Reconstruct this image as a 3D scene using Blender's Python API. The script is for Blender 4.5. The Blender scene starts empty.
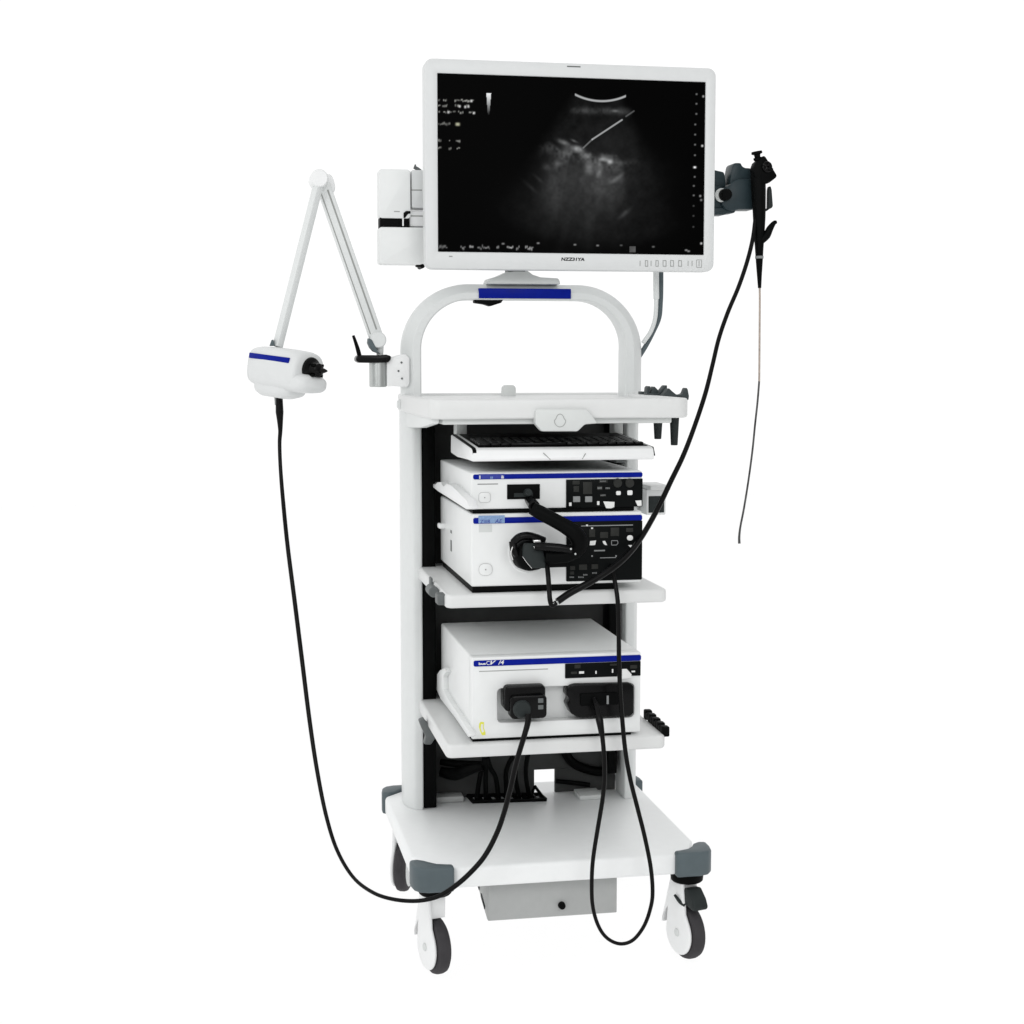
import bpy, bmesh, math, random
import numpy as np
from mathutils import Vector, Matrix
random.seed(7)
SC = bpy.context.scene
COL = SC.collection
PI = math.pi
R = math.radians

# ------------------------------------------------------------------ view
FPX = 1583.0
PHI = math.atan(154 / FPX)
THE = math.atan(302 * math.cos(PHI) / FPX)
FW = Vector((math.sin(THE) * math.cos(PHI), math.cos(THE) * math.cos(PHI), -math.sin(PHI)))
RT = Vector((math.cos(THE), -math.sin(THE), 0))
UP = RT.cross(FW)
CAM = Vector((-0.742, -3.3656, 1.3915))


def ray(px, py):
    return FW + RT * ((px - 512) / FPX) + UP * ((512 - py) / FPX)


def at(px, py, Y):
    """point of the real place on the vertical plane at depth Y (metres behind the shelf fronts)"""
    r = ray(px, py)
    return CAM + r * ((Y - CAM.y) / r.y)


def atx(px, py, X):
    """point on the side plane at X"""
    r = ray(px, py)
    return CAM + r * ((X - CAM.x) / r.x)


def proj(p):
    d = p - CAM
    w = d.dot(FW)
    return 512 + FPX * d.dot(RT) / w, 512 - FPX * d.dot(UP) / w


def rect(px0, py0, px1, py1, Y):
    mx, my = (px0 + px1) / 2, (py0 + py1) / 2
    return at(px0, my, Y).x, at(px1, my, Y).x, at(mx, py1, Y).z, at(mx, py0, Y).z


# ------------------------------------------------------------------ materials
def mat(name, col, rough=0.5, metal=0.0, spec=0.5, var=0.04, scale=40.0, bump=0.0, bscale=400.0, coat=0.0):
    m = bpy.data.materials.new(name)
    m.use_nodes = True
    nt = m.node_tree
    b = nt.nodes['Principled BSDF']
    b.inputs['Roughness'].default_value = rough
    b.inputs['Metallic'].default_value = metal
    b.inputs['Specular IOR Level'].default_value = spec
    b.inputs['Coat Weight'].default_value = coat
    tc = nt.nodes.new('ShaderNodeTexCoord')
    nz = nt.nodes.new('ShaderNodeTexNoise')
    nz.inputs['Scale'].default_value = scale
    nz.inputs['Detail'].default_value = 4
    nt.links.new(tc.outputs['Object'], nz.inputs['Vector'])
    rp = nt.nodes.new('ShaderNodeValToRGB')
    c0 = [max(0, c * (1 - var)) for c in col]
    c1 = [min(1, c * (1 + var)) for c in col]
    rp.color_ramp.elements[0].position = 0.3
    rp.color_ramp.elements[1].position = 0.7
    rp.color_ramp.elements[0].color = (*c0, 1)
    rp.color_ramp.elements[1].color = (*c1, 1)
    nt.links.new(nz.outputs['Fac'], rp.inputs['Fac'])
    nt.links.new(rp.outputs['Color'], b.inputs['Base Color'])
    mr = nt.nodes.new('ShaderNodeMapRange')
    mr.inputs['To Min'].default_value = max(0.02, rough - 0.06)
    mr.inputs['To Max'].default_value = min(1, rough + 0.06)
    nt.links.new(nz.outputs['Fac'], mr.inputs['Value'])
    nt.links.new(mr.outputs['Result'], b.inputs['Roughness'])
    if bump > 0:
        n2 = nt.nodes.new('ShaderNodeTexNoise')
        n2.inputs['Scale'].default_value = bscale
        nt.links.new(tc.outputs['Object'], n2.inputs['Vector'])
        bp = nt.nodes.new('ShaderNodeBump')
        bp.inputs['Strength'].default_value = bump
        bp.inputs['Distance'].default_value = 0.001
        nt.links.new(n2.outputs['Fac'], bp.inputs['Height'])
        nt.links.new(bp.outputs['Normal'], b.inputs['Normal'])
    return m


WHITE = mat('white_powder_coat', (0.70, 0.72, 0.715), 0.42, bump=0.08, spec=0.4, var=0.012)
SHELFW = mat('white_laminate', (0.68, 0.69, 0.685), 0.38, bump=0.06, spec=0.4, var=0.012)
PLAST = mat('white_plastic', (0.77, 0.785, 0.78), 0.4, spec=0.4, bump=0.05, var=0.012)
BRIGHT = mat('bright_white_plastic', (0.80, 0.81, 0.81), 0.35, spec=0.4, var=0.01)
MONW = mat('monitor_housing', (0.67, 0.685, 0.685), 0.42, spec=0.4, bump=0.05, var=0.012)
PALE = mat('pale_grey_plastic', (0.62, 0.64, 0.63), 0.45, spec=0.4, var=0.015)
BASEW = mat('brightened_base_laminate', (0.83, 0.845, 0.845), 0.38, bump=0.06, spec=0.4, var=0.012)  # shelf laminate made lighter, its colour makes up for light missing under the shelf
STEEL = mat('grey_sheet_steel', (0.375, 0.385, 0.38), 0.45, spec=0.4, var=0.03, bump=0.05)
MIDG = mat('mid_grey_plastic', (0.10, 0.11, 0.11), 0.5, var=0.06)
DKG = mat('dark_grey_plastic', (0.024, 0.029, 0.029), 0.5, spec=0.12, var=0.08)
TEAL = mat('slate_grey_rubber', (0.085, 0.11, 0.12), 0.5, spec=0.3, var=0.05, bump=0.1)
HANG = mat('dark_slate_plastic', (0.020, 0.034, 0.040), 0.4, spec=0.25, var=0.08)
BLACK = mat('black_plastic', (0.0022, 0.0025, 0.0025), 0.5, spec=0.05, var=0.15)
GLOSSB = mat('black_satin_moulding', (0.002, 0.002, 0.0022), 0.27, spec=0.14, var=0.1)
CABLE = mat('black_cable_jacket', (0.0016, 0.0016, 0.0016), 0.33, spec=0.13, var=0.2, bump=0.1)
SLATE = mat('slate_holder_plastic', (0.040, 0.050, 0.052), 0.5, spec=0.2, var=0.1)
RUBBER = mat('tyre_rubber', (0.046, 0.044, 0.047), 0.6, spec=0.1, var=0.1, bump=0.2)
PANEL = mat('control_panel_film', (0.003, 0.0038, 0.0038), 0.4, spec=0.06, var=0.1)
BACKP = mat('charcoal_back_panel', (0.058, 0.060, 0.059), 0.65, spec=0.1, var=0.15, scale=12)
BLUE = mat('deep_blue_stripe', (0.0006, 0.009, 0.235), 0.4, spec=0.08, var=0.08)
LBLUE = mat('pale_blue_label', (0.24, 0.36, 0.58), 0.5, spec=0.2, var=0.12, scale=300)
MBLUE = mat('mid_blue_label', (0.035, 0.05, 0.30), 0.5, spec=0.2, var=0.12, scale=300)
ALU = mat('brushed_aluminium', (0.50, 0.52, 0.51), 0.35, metal=0.9, var=0.03)
KEYW = mat('white_print', (0.74, 0.75, 0.74), 0.5, var=0.02)
GREYP = mat('grey_print', (0.22, 0.23, 0.23), 0.5, var=0.05)
DIMP = mat('dim_panel_button', (0.018, 0.019, 0.017), 0.5, spec=0.2, var=0.1)
LINE = mat('embossed_line', (0.30, 0.31, 0.30), 0.6, var=0.05)
YEL = mat('yellow_label', (0.72, 0.72, 0.08), 0.5, var=0.1)
TUBE = mat('insertion_tube_sheath', (0.055, 0.055, 0.055), 0.3, spec=0.5, var=0.95, scale=45)
BEIGE = mat('insertion_tube_pale_sheath', (0.42, 0.35, 0.30), 0.35, var=0.2, scale=60)
CHROME = mat('bright_metal', (0.75, 0.75, 0.74), 0.25, metal=0.9)

# ------------------------------------------------------------------ mesh builder


def rrect(x0, x1, z0, z1, r, n=6):
    r = min(r, (x1 - x0) / 2 - 1e-5, (z1 - z0) / 2 - 1e-5)
    pts = []
    for cx, cz, a0 in ((x1 - r, z0 + r, -90), (x1 - r, z1 - r, 0), (x0 + r, z1 - r, 90), (x0 + r, z0 + r, 180)):
        for k in range(n + 1):
            a = R(a0 + 90 * k / n)
            pts.append((cx + r * math.cos(a), cz + r * math.sin(a)))
    return pts


def smooth(pts, n=8):
    """Catmull-Rom through the points"""
    P = [Vector(p) for p in pts]
    P = [P[0] * 2 - P[1]] + P + [P[-1] * 2 - P[-2]]
    out = []
    for i in range(1, len(P) - 2):
        p0, p1, p2, p3 = P[i - 1:i + 3]
        for k in range(n):
            t = k / n
            out.append(0.5 * ((2 * p1) + (p2 - p0) * t + (2 * p0 - 5 * p1 + 4 * p2 - p3) * t * t + (3 * p1 - p0 - 3 * p2 + p3) * t ** 3))
    out.append(P[-2])
    return out


class MB:
    def __init__(self):
        self.bm = bmesh.new()

    def _merge(self, t, b=0, seg=2, ang=30):
        bmesh.ops.recalc_face_normals(t, faces=t.faces[:])
        if b > 0:
            es = [e for e in t.edges if len(e.link_faces) == 2 and e.calc_face_angle(0) > R(ang)]
            if es:
                bmesh.ops.bevel(t, geom=es, offset=b, segments=seg, profile=0.5, affect='EDGES', clamp_overlap=True)
        me = bpy.data.meshes.new('tmp')
        t.to_mesh(me)
        t.free()
        self.bm.from_mesh(me)
        bpy.data.meshes.remove(me)
        return self

    def box(self, x0, x1, y0, y1, z0, z1, b=0.003, seg=2):
        t = bmesh.new()
        bmesh.ops.create_cube(t, size=1)
        for v in t.verts:
            v.co = Vector((x0 + (v.co.x + .5) * (x1 - x0), y0 + (v.co.y + .5) * (y1 - y0), z0 + (v.co.z + .5) * (z1 - z0)))
        return self._merge(t, b, seg)

    def prism(self, pts, ax, a0, a1, b=0.002, seg=2, ang=30):
        t = bmesh.new()

        def mk(p, a):
            if ax == 'y':
                return (p[0], a, p[1])
            if ax == 'x':
                return (a, p[0], p[1])
            return (p[0], p[1], a)
        A = [t.verts.new(mk(p, a0)) for p in pts]
        B = [t.verts.new(mk(p, a1)) for p in pts]
        t.faces.new(A)
        t.faces.new(B[::-1])
        n = len(pts)
        for i in range(n):
            t.faces.new((A[i], B[i], B[(i + 1) % n], A[(i + 1) % n]))
        return self._merge(t, b, seg, ang)

    def ring(self, outer, inner, y0, y1, b=0.001, ang=40):
        """plate in the XZ plane with a hole; both outlines have the same count"""
        t = bmesh.new()
        n = len(outer)
        L = []
        for pts, y in ((outer, y0), (inner, y0), (inner, y1), (outer, y1)):
            L.append([t.verts.new((p[0], y, p[1])) for p in pts])
        for k in range(4):
            a, c = L[k], L[(k + 1) % 4]
            for i in range(n):
                j = (i + 1) % n
                t.faces.new((a[i], a[j], c[j], c[i]))
        return self._merge(t, b, 2, ang)

    def tube(self, pts, r, seg=10, sm=8, caps=True, flat=1.0):
        if sm:
            n0 = len(pts)
            P = smooth(pts, sm)
            if isinstance(r, (list, tuple)):
                rr = []
                for i in range(n0 - 1):
                    rr += [r[i] + (r[i + 1] - r[i]) * k / sm for k in range(sm)]
                rr.append(r[-1])
            else:
                rr = [r] * len(P)
        else:
            P = [Vector(p) for p in pts]
            rr = list(r) if isinstance(r, (list, tuple)) else [r] * len(P)
        t = bmesh.new()
        T = [(P[min(i + 1, len(P) - 1)] - P[max(i - 1, 0)]).normalized() for i in range(len(P))]
        ref = Vector((0, 1, 0)) if abs(T[0].y) < 0.9 else Vector((1, 0, 0))
        N = (ref - T[0] * ref.dot(T[0])).normalized()
        rings = []
        for i, p in enumerate(P):
            N = (N - T[i] * N.dot(T[i])).normalized()
            Bn = T[i].cross(N)
            rings.append([t.verts.new(p + (N * math.cos(2 * PI * k / seg) * flat + Bn * math.sin(2 * PI * k / seg)) * rr[i]) for k in range(seg)])
        for a, c in zip(rings, rings[1:]):
            for k in range(seg):
                t.faces.new((a[k], a[(k + 1) % seg], c[(k + 1) % seg], c[k]))
        if caps:
            t.faces.new(rings[0][::-1])
            t.faces.new(rings[-1])
        return self._merge(t)

    def lathe(self, prof, o, d, seg=32):
        """prof = (radius, height along d)"""
        o, d = Vector(o), Vector(d).normalized()
        ref = Vector((0, 0, 1)) if abs(d.z) < 0.9 else Vector((1, 0, 0))
        u = (ref - d * ref.dot(d)).normalized()
        v = d.cross(u)
        t = bmesh.new()
        rings = []
        for r, h in prof:
            r = max(r, 1e-5)
            rings.append([t.verts.new(o + d * h + (u * math.cos(2 * PI * k / seg) + v * math.sin(2 * PI * k / seg)) * r) for k in range(seg)])
        for a, c in zip(rings, rings[1:]):
            for k in range(seg):
                t.faces.new((a[k], a[(k + 1) % seg], c[(k + 1) % seg], c[k]))
        t.faces.new(rings[0][::-1])
        t.faces.new(rings[-1])
        return self._merge(t)

    def cyl(self, p0, p1, r0, r1=None, seg=32, b=0.001):
        p0, p1 = Vector(p0), Vector(p1)
        r1 = r0 if r1 is None else r1
        h = (p1 - p0).length
        b = min(b, h / 3, r0 / 2, r1 / 2)
        return self.lathe([(r0 - b, 0), (r0, b), (r1, h - b), (r1 - b, h)], p0, p1 - p0, seg)

    def loft(self, secs, o, ax, up, n=40):
        """secs = (distance along ax, half width, half height, exponent, side shift, up shift)"""
        ax = Vector(ax).normalized()
        up = (Vector(up) - ax * Vector(up).dot(ax)).normalized()
        sd = ax.cross(up)
        o = Vector(o)
        t = bmesh.new()
        rings = []
        for s, hw, hh, ex, ds, du in secs:
            ring = []
            for k in range(n):
                a = 2 * PI * k / n
                c, q = math.cos(a), math.sin(a)
                x = math.copysign(abs(c) ** (2 / ex), c) * hw + ds
                z = math.copysign(abs(q) ** (2 / ex), q) * hh + du
                ring.append(t.verts.new(o + ax * s + sd * x + up * z))
            rings.append(ring)
        for a, c in zip(rings, rings[1:]):
            for k in range(n):
                t.faces.new((a[k], a[(k + 1) % n], c[(k + 1) % n], c[k]))
        t.faces.new(rings[0][::-1])
        t.faces.new(rings[-1])
        return self._merge(t)

    def obox(self, c, ax, ay, az, hx, hy, hz, b=0.002):
        """box with its own axes"""
        t = bmesh.new()
        bmesh.ops.create_cube(t, size=2)
        c, ax, ay, az = Vector(c), Vector(ax).normalized(), Vector(ay).normalized(), Vector(az).normalized()
        for v in t.verts:
            q = v.co.copy()
            v.co = c + ax * q.x * hx + ay * q.y * hy + az * q.z * hz
        return self._merge(t, b)

    def plate(self, poly, y0, y1, b=0.002, ang=30):
        """outline (points of the real place, seen frontally) given a real thickness"""
        return self.prism([(p.x, p.z) for p in poly], 'y', y0, y1, b, 2, ang)


WLOC = {}
SPLIT = {'lit_button', 'panel_button', 'bundled_cable', 'slide_bracket', 'prong', 'cable_clip', 'trim_line', 'bracket_screw', 'side_vent', 'lock_pin',
         'coupling_lug', 'seam_line', 'menu_button', 'grip_line', 'plug_button', 'beam_groove', 'side_seam', 'key', 'box_vent', 'scale_line'}


def islands(bm):
    """one new mesh for each connected piece"""
    bm.verts.index_update()
    seen, out = set(), []
    for v0 in bm.verts:
        if v0 in seen:
            continue
        st, comp = [v0], []
        seen.add(v0)
        while st:
            v = st.pop()
            comp.append(v)
            for e in v.link_edges:
                o = e.other_vert(v)
                if o not in seen:
                    seen.add(o)
                    st.append(o)
        nb = bmesh.new()
        mp = {v: nb.verts.new(v.co) for v in comp}
        for f in {f for v in comp for f in v.link_faces}:
            nb.faces.new([mp[v] for v in f.verts])
        out.append(nb)
    bm.free()
    return out



def obj(name, mb, m, parent=None, ang=35, split=True):
    bm = mb.bm if isinstance(mb, MB) else mb
    if split and name in SPLIT:
        parts = islands(bm)
        if len(parts) > 1:
            return [obj(name, p_, m, parent, ang, False) for p_ in parts][0]
        bm = parts[0]
    bmesh.ops.recalc_face_normals(bm, faces=bm.faces[:])
    me = bpy.data.meshes.new(name)
    bm.to_mesh(me)
    bm.free()
    me.materials.append(m)
    return link(name, me, parent, ang)


def link(name, me, parent=None, ang=35):
    xs = np.empty(len(me.vertices) * 3, np.float32)
    me.vertices.foreach_get('co', xs)
    xs = xs.reshape(-1, 3)
    lo, hi = xs.min(0), xs.max(0)
    c = Vector(((lo[0] + hi[0]) / 2, (lo[1] + hi[1]) / 2, (lo[2] + hi[2]) / 2))
    if parent is None:
        c.z = float(lo[2])
    me.transform(Matrix.Translation(-c))
    if ang:
        me.shade_smooth()
        me.set_sharp_from_angle(angle=R(ang))
    o = bpy.data.objects.new(name, me)
    COL.objects.link(o)
    WLOC[o.name] = c
    if parent is not None:
        o.parent = parent
        o.location = c - WLOC[parent.name]
    else:
        o.location = c
    return o


def thing(name, label, cat, loc, group=None):
    o = bpy.data.objects.new(name, None)
    o.empty_display_size = 0.05
    COL.objects.link(o)
    o.location = loc
    WLOC[o.name] = Vector(loc)
    return tag(o, label, cat, group)


def tag(o, label, cat, group=None):
    o['label'] = label
    o['category'] = cat
    if group:
        o['group'] = group
    return o


def text(name, body, x, z, y, h, m, parent, w=None, shear=0.0, bold=0.0):
    """raised lettering on a face that looks towards -Y; x is the left end, z the baseline"""
    cu = bpy.data.curves.new(name, 'FONT')
    cu.body = body
    cu.size = 1
    cu.shear = shear
    cu.extrude = 0.02
    cu.offset = bold
    o = bpy.data.objects.new('tmp_text', cu)
    COL.objects.link(o)
    dg = bpy.context.evaluated_depsgraph_get()
    dg.update()
    me = bpy.data.meshes.new_from_object(o.evaluated_get(dg))
    bpy.data.objects.remove(o)
    bpy.data.curves.remove(cu)
    xs = [v.co.x for v in me.vertices]
    ys = [v.co.y for v in me.vertices]
    x0, sx = min(xs), max(xs) - min(xs)
    y0, sy = min(ys), max(ys) - min(ys)
    kx = (w / sx) if w else h / sy
    for v in me.vertices:
        v.co = Vector((x + (v.co.x - x0) * kx, y - 0.0003 - v.co.z * 0.01, z + (v.co.y - y0) * h / sy))
    me.name = name
    me.materials.clear()
    me.materials.append(m)
    return link(name, me, parent, 0)


def outline(mb, pts, y, w, t=0.0006, closed=True):
    """thin raised line along a frontal outline"""
    P = list(pts) + ([pts[0]] if closed else [])
    for a, c in zip(P, P[1:]):
        a, c = Vector((a[0], a[1])), Vector((c[0], c[1]))
        d = (c - a)
        if d.length < 1e-6:
            continue
        n = Vector((-d.y, d.x)).normalized() * w / 2
        mb.prism([(a + n), (c + n), (c - n), (a - n)], 'y', y - t, y, 0)
    return mb

FRONT, RIGHT, DOWN, KEY, TOP = 0.62, 0.52, 1.10, 24.0, 33.0
ROLL = math.radians(40)
# ------------------------------------------------------------------ world, lamps, camera, floor
w = bpy.data.worlds.new('World')
SC.world = w
w.use_nodes = True
nt = w.node_tree
bg = nt.nodes['Background']
tc = nt.nodes.new('ShaderNodeTexCoord')


def wdot(v, a, b, t0, t1):
    d = nt.nodes.new('ShaderNodeVectorMath')
    d.operation = 'DOT_PRODUCT'
    d.inputs[1].default_value = Vector(v).normalized()
    nt.links.new(tc.outputs['Generated'], d.inputs[0])
    m = nt.nodes.new('ShaderNodeMapRange')
    m.interpolation_type = 'SMOOTHSTEP'
    m.inputs['From Min'].default_value = a
    m.inputs['From Max'].default_value = b
    m.inputs['To Min'].default_value = t0
    m.inputs['To Max'].default_value = t1
    nt.links.new(d.outputs['Value'], m.inputs['Value'])
    return m.outputs['Result']


def wmul(a, b):
    m = nt.nodes.new('ShaderNodeMath')
    m.operation = 'MULTIPLY'
    nt.links.new(a, m.inputs[0])
    if isinstance(b, float):
        m.inputs[1].default_value = b
    else:
        nt.links.new(b, m.inputs[1])
    return m.outputs[0]


# white studio: bright all round behind the trolley, dimmer on the photographer's side and to the right
front = wdot((0.15, -1, 0.0), 0.15, 0.9, 1.0, FRONT)
right = wdot((1, -0.25, 0), 0.45, 0.95, 1.0, RIGHT)
down = wdot((0, 0, -1), 0.05, 0.35, 1.0, DOWN)
nt.links.new(wmul(wmul(wmul(front, right), down), 1.06), bg.inputs['Strength'])
bg.inputs['Color'].default_value = (1, 1, 1, 1)


def lamp(name, loc, look, power, size, col=(1, 1, 1)):
    l = bpy.data.lights.new(name, 'AREA')
    l.shape = 'DISK'
    l.size = size
    l.energy = power
    l.color = col
    o = bpy.data.objects.new(name, l)
    COL.objects.link(o)
    o.location = loc
    o.rotation_euler = (Vector(look) - Vector(loc)).to_track_quat('-Z', 'Y').to_euler()
    return o


lamp('key_softbox', (-2.6, -3.2, 2.4), (0, 0.2, 1.0), KEY, 1.6)
lamp('front_fill', (0.2, -3.8, 2.7), (0, 0.1, 0.5), TOP, 1.8)  # added fill from the front, brightens the base below the shelves

cam = bpy.data.cameras.new('camera')
cam.sensor_width = 36
cam.lens = FPX / 1024 * 36
cam.clip_start = 0.05
cam.clip_end = 60
co = bpy.data.objects.new('camera', cam)
COL.objects.link(co)
co.location = CAM
co.rotation_euler = Matrix((RT, UP, -FW)).transposed().to_euler()
SC.camera = co
SC.view_settings.view_transform = 'Standard'
SC.view_settings.look = 'None'
SC.view_settings.exposure = 0
SC.view_settings.gamma = 1

# added translucent floor, lit through from below so no shadow shows on it
fm = bpy.data.materials.new('backlit_floor')
fm.use_nodes = True
fn = fm.node_tree
for n in list(fn.nodes):
    if n.type != 'OUTPUT_MATERIAL':
        fn.nodes.remove(n)
out = fn.nodes['Material Output']
tr = fn.nodes.new('ShaderNodeBsdfTranslucent')
tr.inputs['Color'].default_value = (0.985, 0.985, 0.985, 1)
df = fn.nodes.new('ShaderNodeBsdfDiffuse')
df.inputs['Color'].default_value = (0.95, 0.95, 0.95, 1)
mx = fn.nodes.new('ShaderNodeMixShader')
mx.inputs['Fac'].default_value = 0.04
fn.links.new(tr.outputs[0], mx.inputs[1])
fn.links.new(df.outputs[0], mx.inputs[2])
fn.links.new(mx.outputs[0], out.inputs['Surface'])
t = MB()
FZ = 0.012                                                          # floor level
v = [t.bm.verts.new(p) for p in ((-8, -6, FZ), (8, -6, FZ), (8, 12, FZ), (-8, 12, FZ))]
t.bm.faces.new(v)
fl = obj('floor', t, fm)
fl['kind'] = 'structure'

# ------------------------------------------------------------------ the trolley
T = thing('equipment_trolley', 'tall white trolley with hoop frame, shelves and four castors carrying all the equipment', 'trolley', (0.014, 0.34, 0.012))

BX0, BX1, BZ0, BZ1 = -0.309, 0.341, 0.223, 0.271
BY1 = 0.67
m = MB()
c1, c2 = 0.085, 0.066
plan = [(BX0 + c1, 0), (BX1 - c2, 0), (BX1 - 0.022, 0.028), (BX1 + 0.004, 0.10), (BX1 + 0.006, BY1 - 0.07), (BX1 - 0.06, BY1),
        (BX0 + 0.06, BY1), (BX0 - 0.012, BY1 - 0.07), (BX0 - 0.010, 0.10), (BX0 + 0.03, 0.03)]
m.prism(plan, 'z', BZ0, BZ1, 0.009, 3, 20)
base = obj('base_plate', m, BASEW, T)


def bumper(sx, sy):
    """corner buffer of slate rubber, crescent in plan with a raised inner lip"""
    cx = (BX0 - 0.017) if sx < 0 else (BX1 + 0.025)
    cy = -0.014 if sy < 0 else BY1 + 0.014
    ux, uy = -sx, -sy
    lx, ly = (0.092, 0.070) if sx < 0 else (0.092, 0.078)
    P = [(lx, 0), (0.035, 0), (0.014, 0.008), (0.004, 0.024), (0, 0.05), (0, ly), (0.018, ly + 0.004), (0.034, ly - 0.008),
         (0.042, 0.052), (0.058, 0.036), (lx - 0.012, 0.028), (lx, 0.026)]
    t = MB()
    t.prism([(cx + ux * a, cy + uy * b) for a, b in P], 'z', 0.2205, 0.2775, 0.006, 3, 25)
    obj('corner_bumper', t, TEAL, T, 50)


for sx in (-1, 1):
    for sy in (-1, 1):
        bumper(sx, sy)


def caster(cx, cy, ang, hx=0.0, hy=0.0, brake=True):
    """twin-shell castor: collar, white fork shell, dark tyre; ang turns its axle"""
    a = R(ang)
    n = Vector((-math.cos(a), -math.sin(a), 0))     # the side that is seen
    f = Vector((math.sin(a), -math.cos(a), 0))      # the way it rolls
    r = 0.0635
    c = Vector((cx, cy, r + FZ))
    top = 0.222

    def shell(o0, o1, pts, b=0.003):
        t = bmesh.new()
        A = [t.verts.new(c + n * o0 + f * p[0] + Vector((0, 0, p[1]))) for p in pts]
        B = [t.verts.new(c + n * o1 + f * p[0] + Vector((0, 0, p[1]))) for p in pts]
        t.faces.new(A)
        t.faces.new(B[::-1])
        k = len(pts)
        for i in range(k):
            t.faces.new((A[i], B[i], B[(i + 1) % k], A[(i + 1) % k]))
        return t, b
    m = MB()
    side = [(0.0515 * math.cos(R(q)), 0.0515 * math.sin(R(q))) for q in range(-172, 41, 12)]
    hz = top - 0.022 - r - FZ
    pts = side + [(0.028, 0.050), (0.018, hz), (-0.032, hz), (-0.044, 0.055)]
    t, b = shell(0.0172, 0.0262, pts)
    m._merge(t, 0.004, 3, 30)
    topc = [(0.012, 0.0655), (0.014, hz), (-0.032, hz), (-0.060, 0.04), (-0.070, 0.004)] + [(0.0662 * math.cos(R(q)), 0.0662 * math.sin(R(q))) for q in range(176, 84, -8)]
    t, b = shell(-0.0185, 0.0256, topc)
    m._merge(t, 0.004, 3, 40)
    fork = obj('caster', m, BRIGHT, T)
    m = MB()
    m.lathe([(0.034, -0.0155), (0.055, -0.0155), (0.0610, -0.012), (0.0635, -0.005), (0.0635, 0.005), (0.0610, 0.012), (0.055, 0.0155), (0.034, 0.0155)], c, n, 48)
    obj('tyre', m, RUBBER, fork)
    m = MB()
    m.lathe([(0.0, -0.0162), (0.050, -0.0162), (0.050, -0.010), (0.046, 0.010), (0.044, 0.0168), (0, 0.0168)], c, n, 40)
    obj('wheel_disc', m, PALE, fork)
    m = MB()
    m.lathe([(0, 0.0258), (0.0085, 0.0258), (0.0095, 0.0272), (0.008, 0.0292), (0, 0.0297)], c, n, 24)
    obj('axle_cap', m, PALE, fork)
    m = MB()
    cc = c + f * (-0.002)
    m.cyl((cc.x, cc.y, top - 0.027), (cc.x, cc.y, top + 0.003), 0.037, 0.039, 32, 0.003)
    obj('swivel_collar', m, BLACK, fork)
    if brake:
        def q(u, z, o):
            return c + n * o + f * u + Vector((0, 0, z))
        prof = [(0.012, 0.076), (0.012, 0.108), (0.034, 0.112), (0.056, 0.092), (0.066, 0.074), (0.060, 0.066), (0.040, 0.068)]
        t = bmesh.new()
        A = [t.verts.new(q(u, z, 0.021)) for u, z in prof]
        B = [t.verts.new(q(u, z, -0.017)) for u, z in prof]
        t.faces.new(A)
        t.faces.new(B[::-1])
        k = len(prof)
        for i in range(k):
            t.faces.new((A[i], B[i], B[(i + 1) % k], A[(i + 1) % k]))
        m = MB()
        m._merge(t, 0.005, 3, 30)
        m.tube([q(0.024, 0.070, 0.020), q(0.012, 0.078, 0.028), q(-0.004, 0.088, 0.031)], [0.0050, 0.0045, 0.003], 8, 4)
        obj('brake_pedal', m, DKG, fork)


p = at(437, 940, 0.04)
caster(p.x, 0.060, 14, brake=False)
p = at(687, 930, 0.04)
caster(p.x, 0.042, 15)
p = at(404, 850, 0.625)
caster(p.x, 0.625, -20, brake=False)
caster(0.298, 0.630, 4, brake=False)

# posts and hoop: a bevelled profile swept round
OX0, OX1, HY = -0.283, 0.3205, 0.46


def post_plan(sx):
    ox = OX0 if sx < 0 else OX1
    s = -sx
    return [(ox + s * 0.044, HY), (ox + s * 0.022, HY + 0.002), (ox + s * 0.008, HY + 0.026), (ox, HY + 0.055), (ox, HY + 0.10), (ox + s * 0.044, HY + 0.10)]


for sx in (-1, 1):
    m = MB()
    m.prism(post_plan(sx), 'z', BZ1 - 0.002, 1.30, 0.006, 3, 12)
    obj('post', m, WHITE, T)

HX = (OX0 + OX1) / 2
HW = (OX1 - OX0) / 2
ZT = at(525, 284.0, HY).z
RAD = 0.165
path = [(OX0, 1.27, (1, 0))]
path.append((OX0, ZT - RAD, (1, 0)))
for k in range(1, 21):
    a = PI - (PI / 2) * k / 20
    path.append((OX0 + RAD + RAD * math.cos(a), ZT - RAD + RAD * math.sin(a), (-math.cos(a), -math.sin(a))))
for k in range(0, 21):
    a = PI / 2 - (PI / 2) * k / 20
    path.append((OX1 - RAD + RAD * math.cos(a), ZT - RAD + RAD * math.sin(a), (-math.cos(a), -math.sin(a))))
path.append((OX1, 1.27, (-1, 0)))
prof = [(0.050, HY + 0.001), (0.046, HY - 0.002), (0.028, HY - 0.002), (0.022, HY + 0.002), (0.004, HY + 0.024), (0.0, HY + 0.032), (0, HY + 0.064), (0.004, HY + 0.068), (0.046, HY + 0.068), (0.050, HY + 0.064)]
t = bmesh.new()
def hoop_w(d):                                                      # the tube is slimmer across the top, stouter at the right
    return (0.88 if d[0] >= 0 else 1.02) * (1 - abs(d[1])) + 0.78 * abs(d[1])


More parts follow.
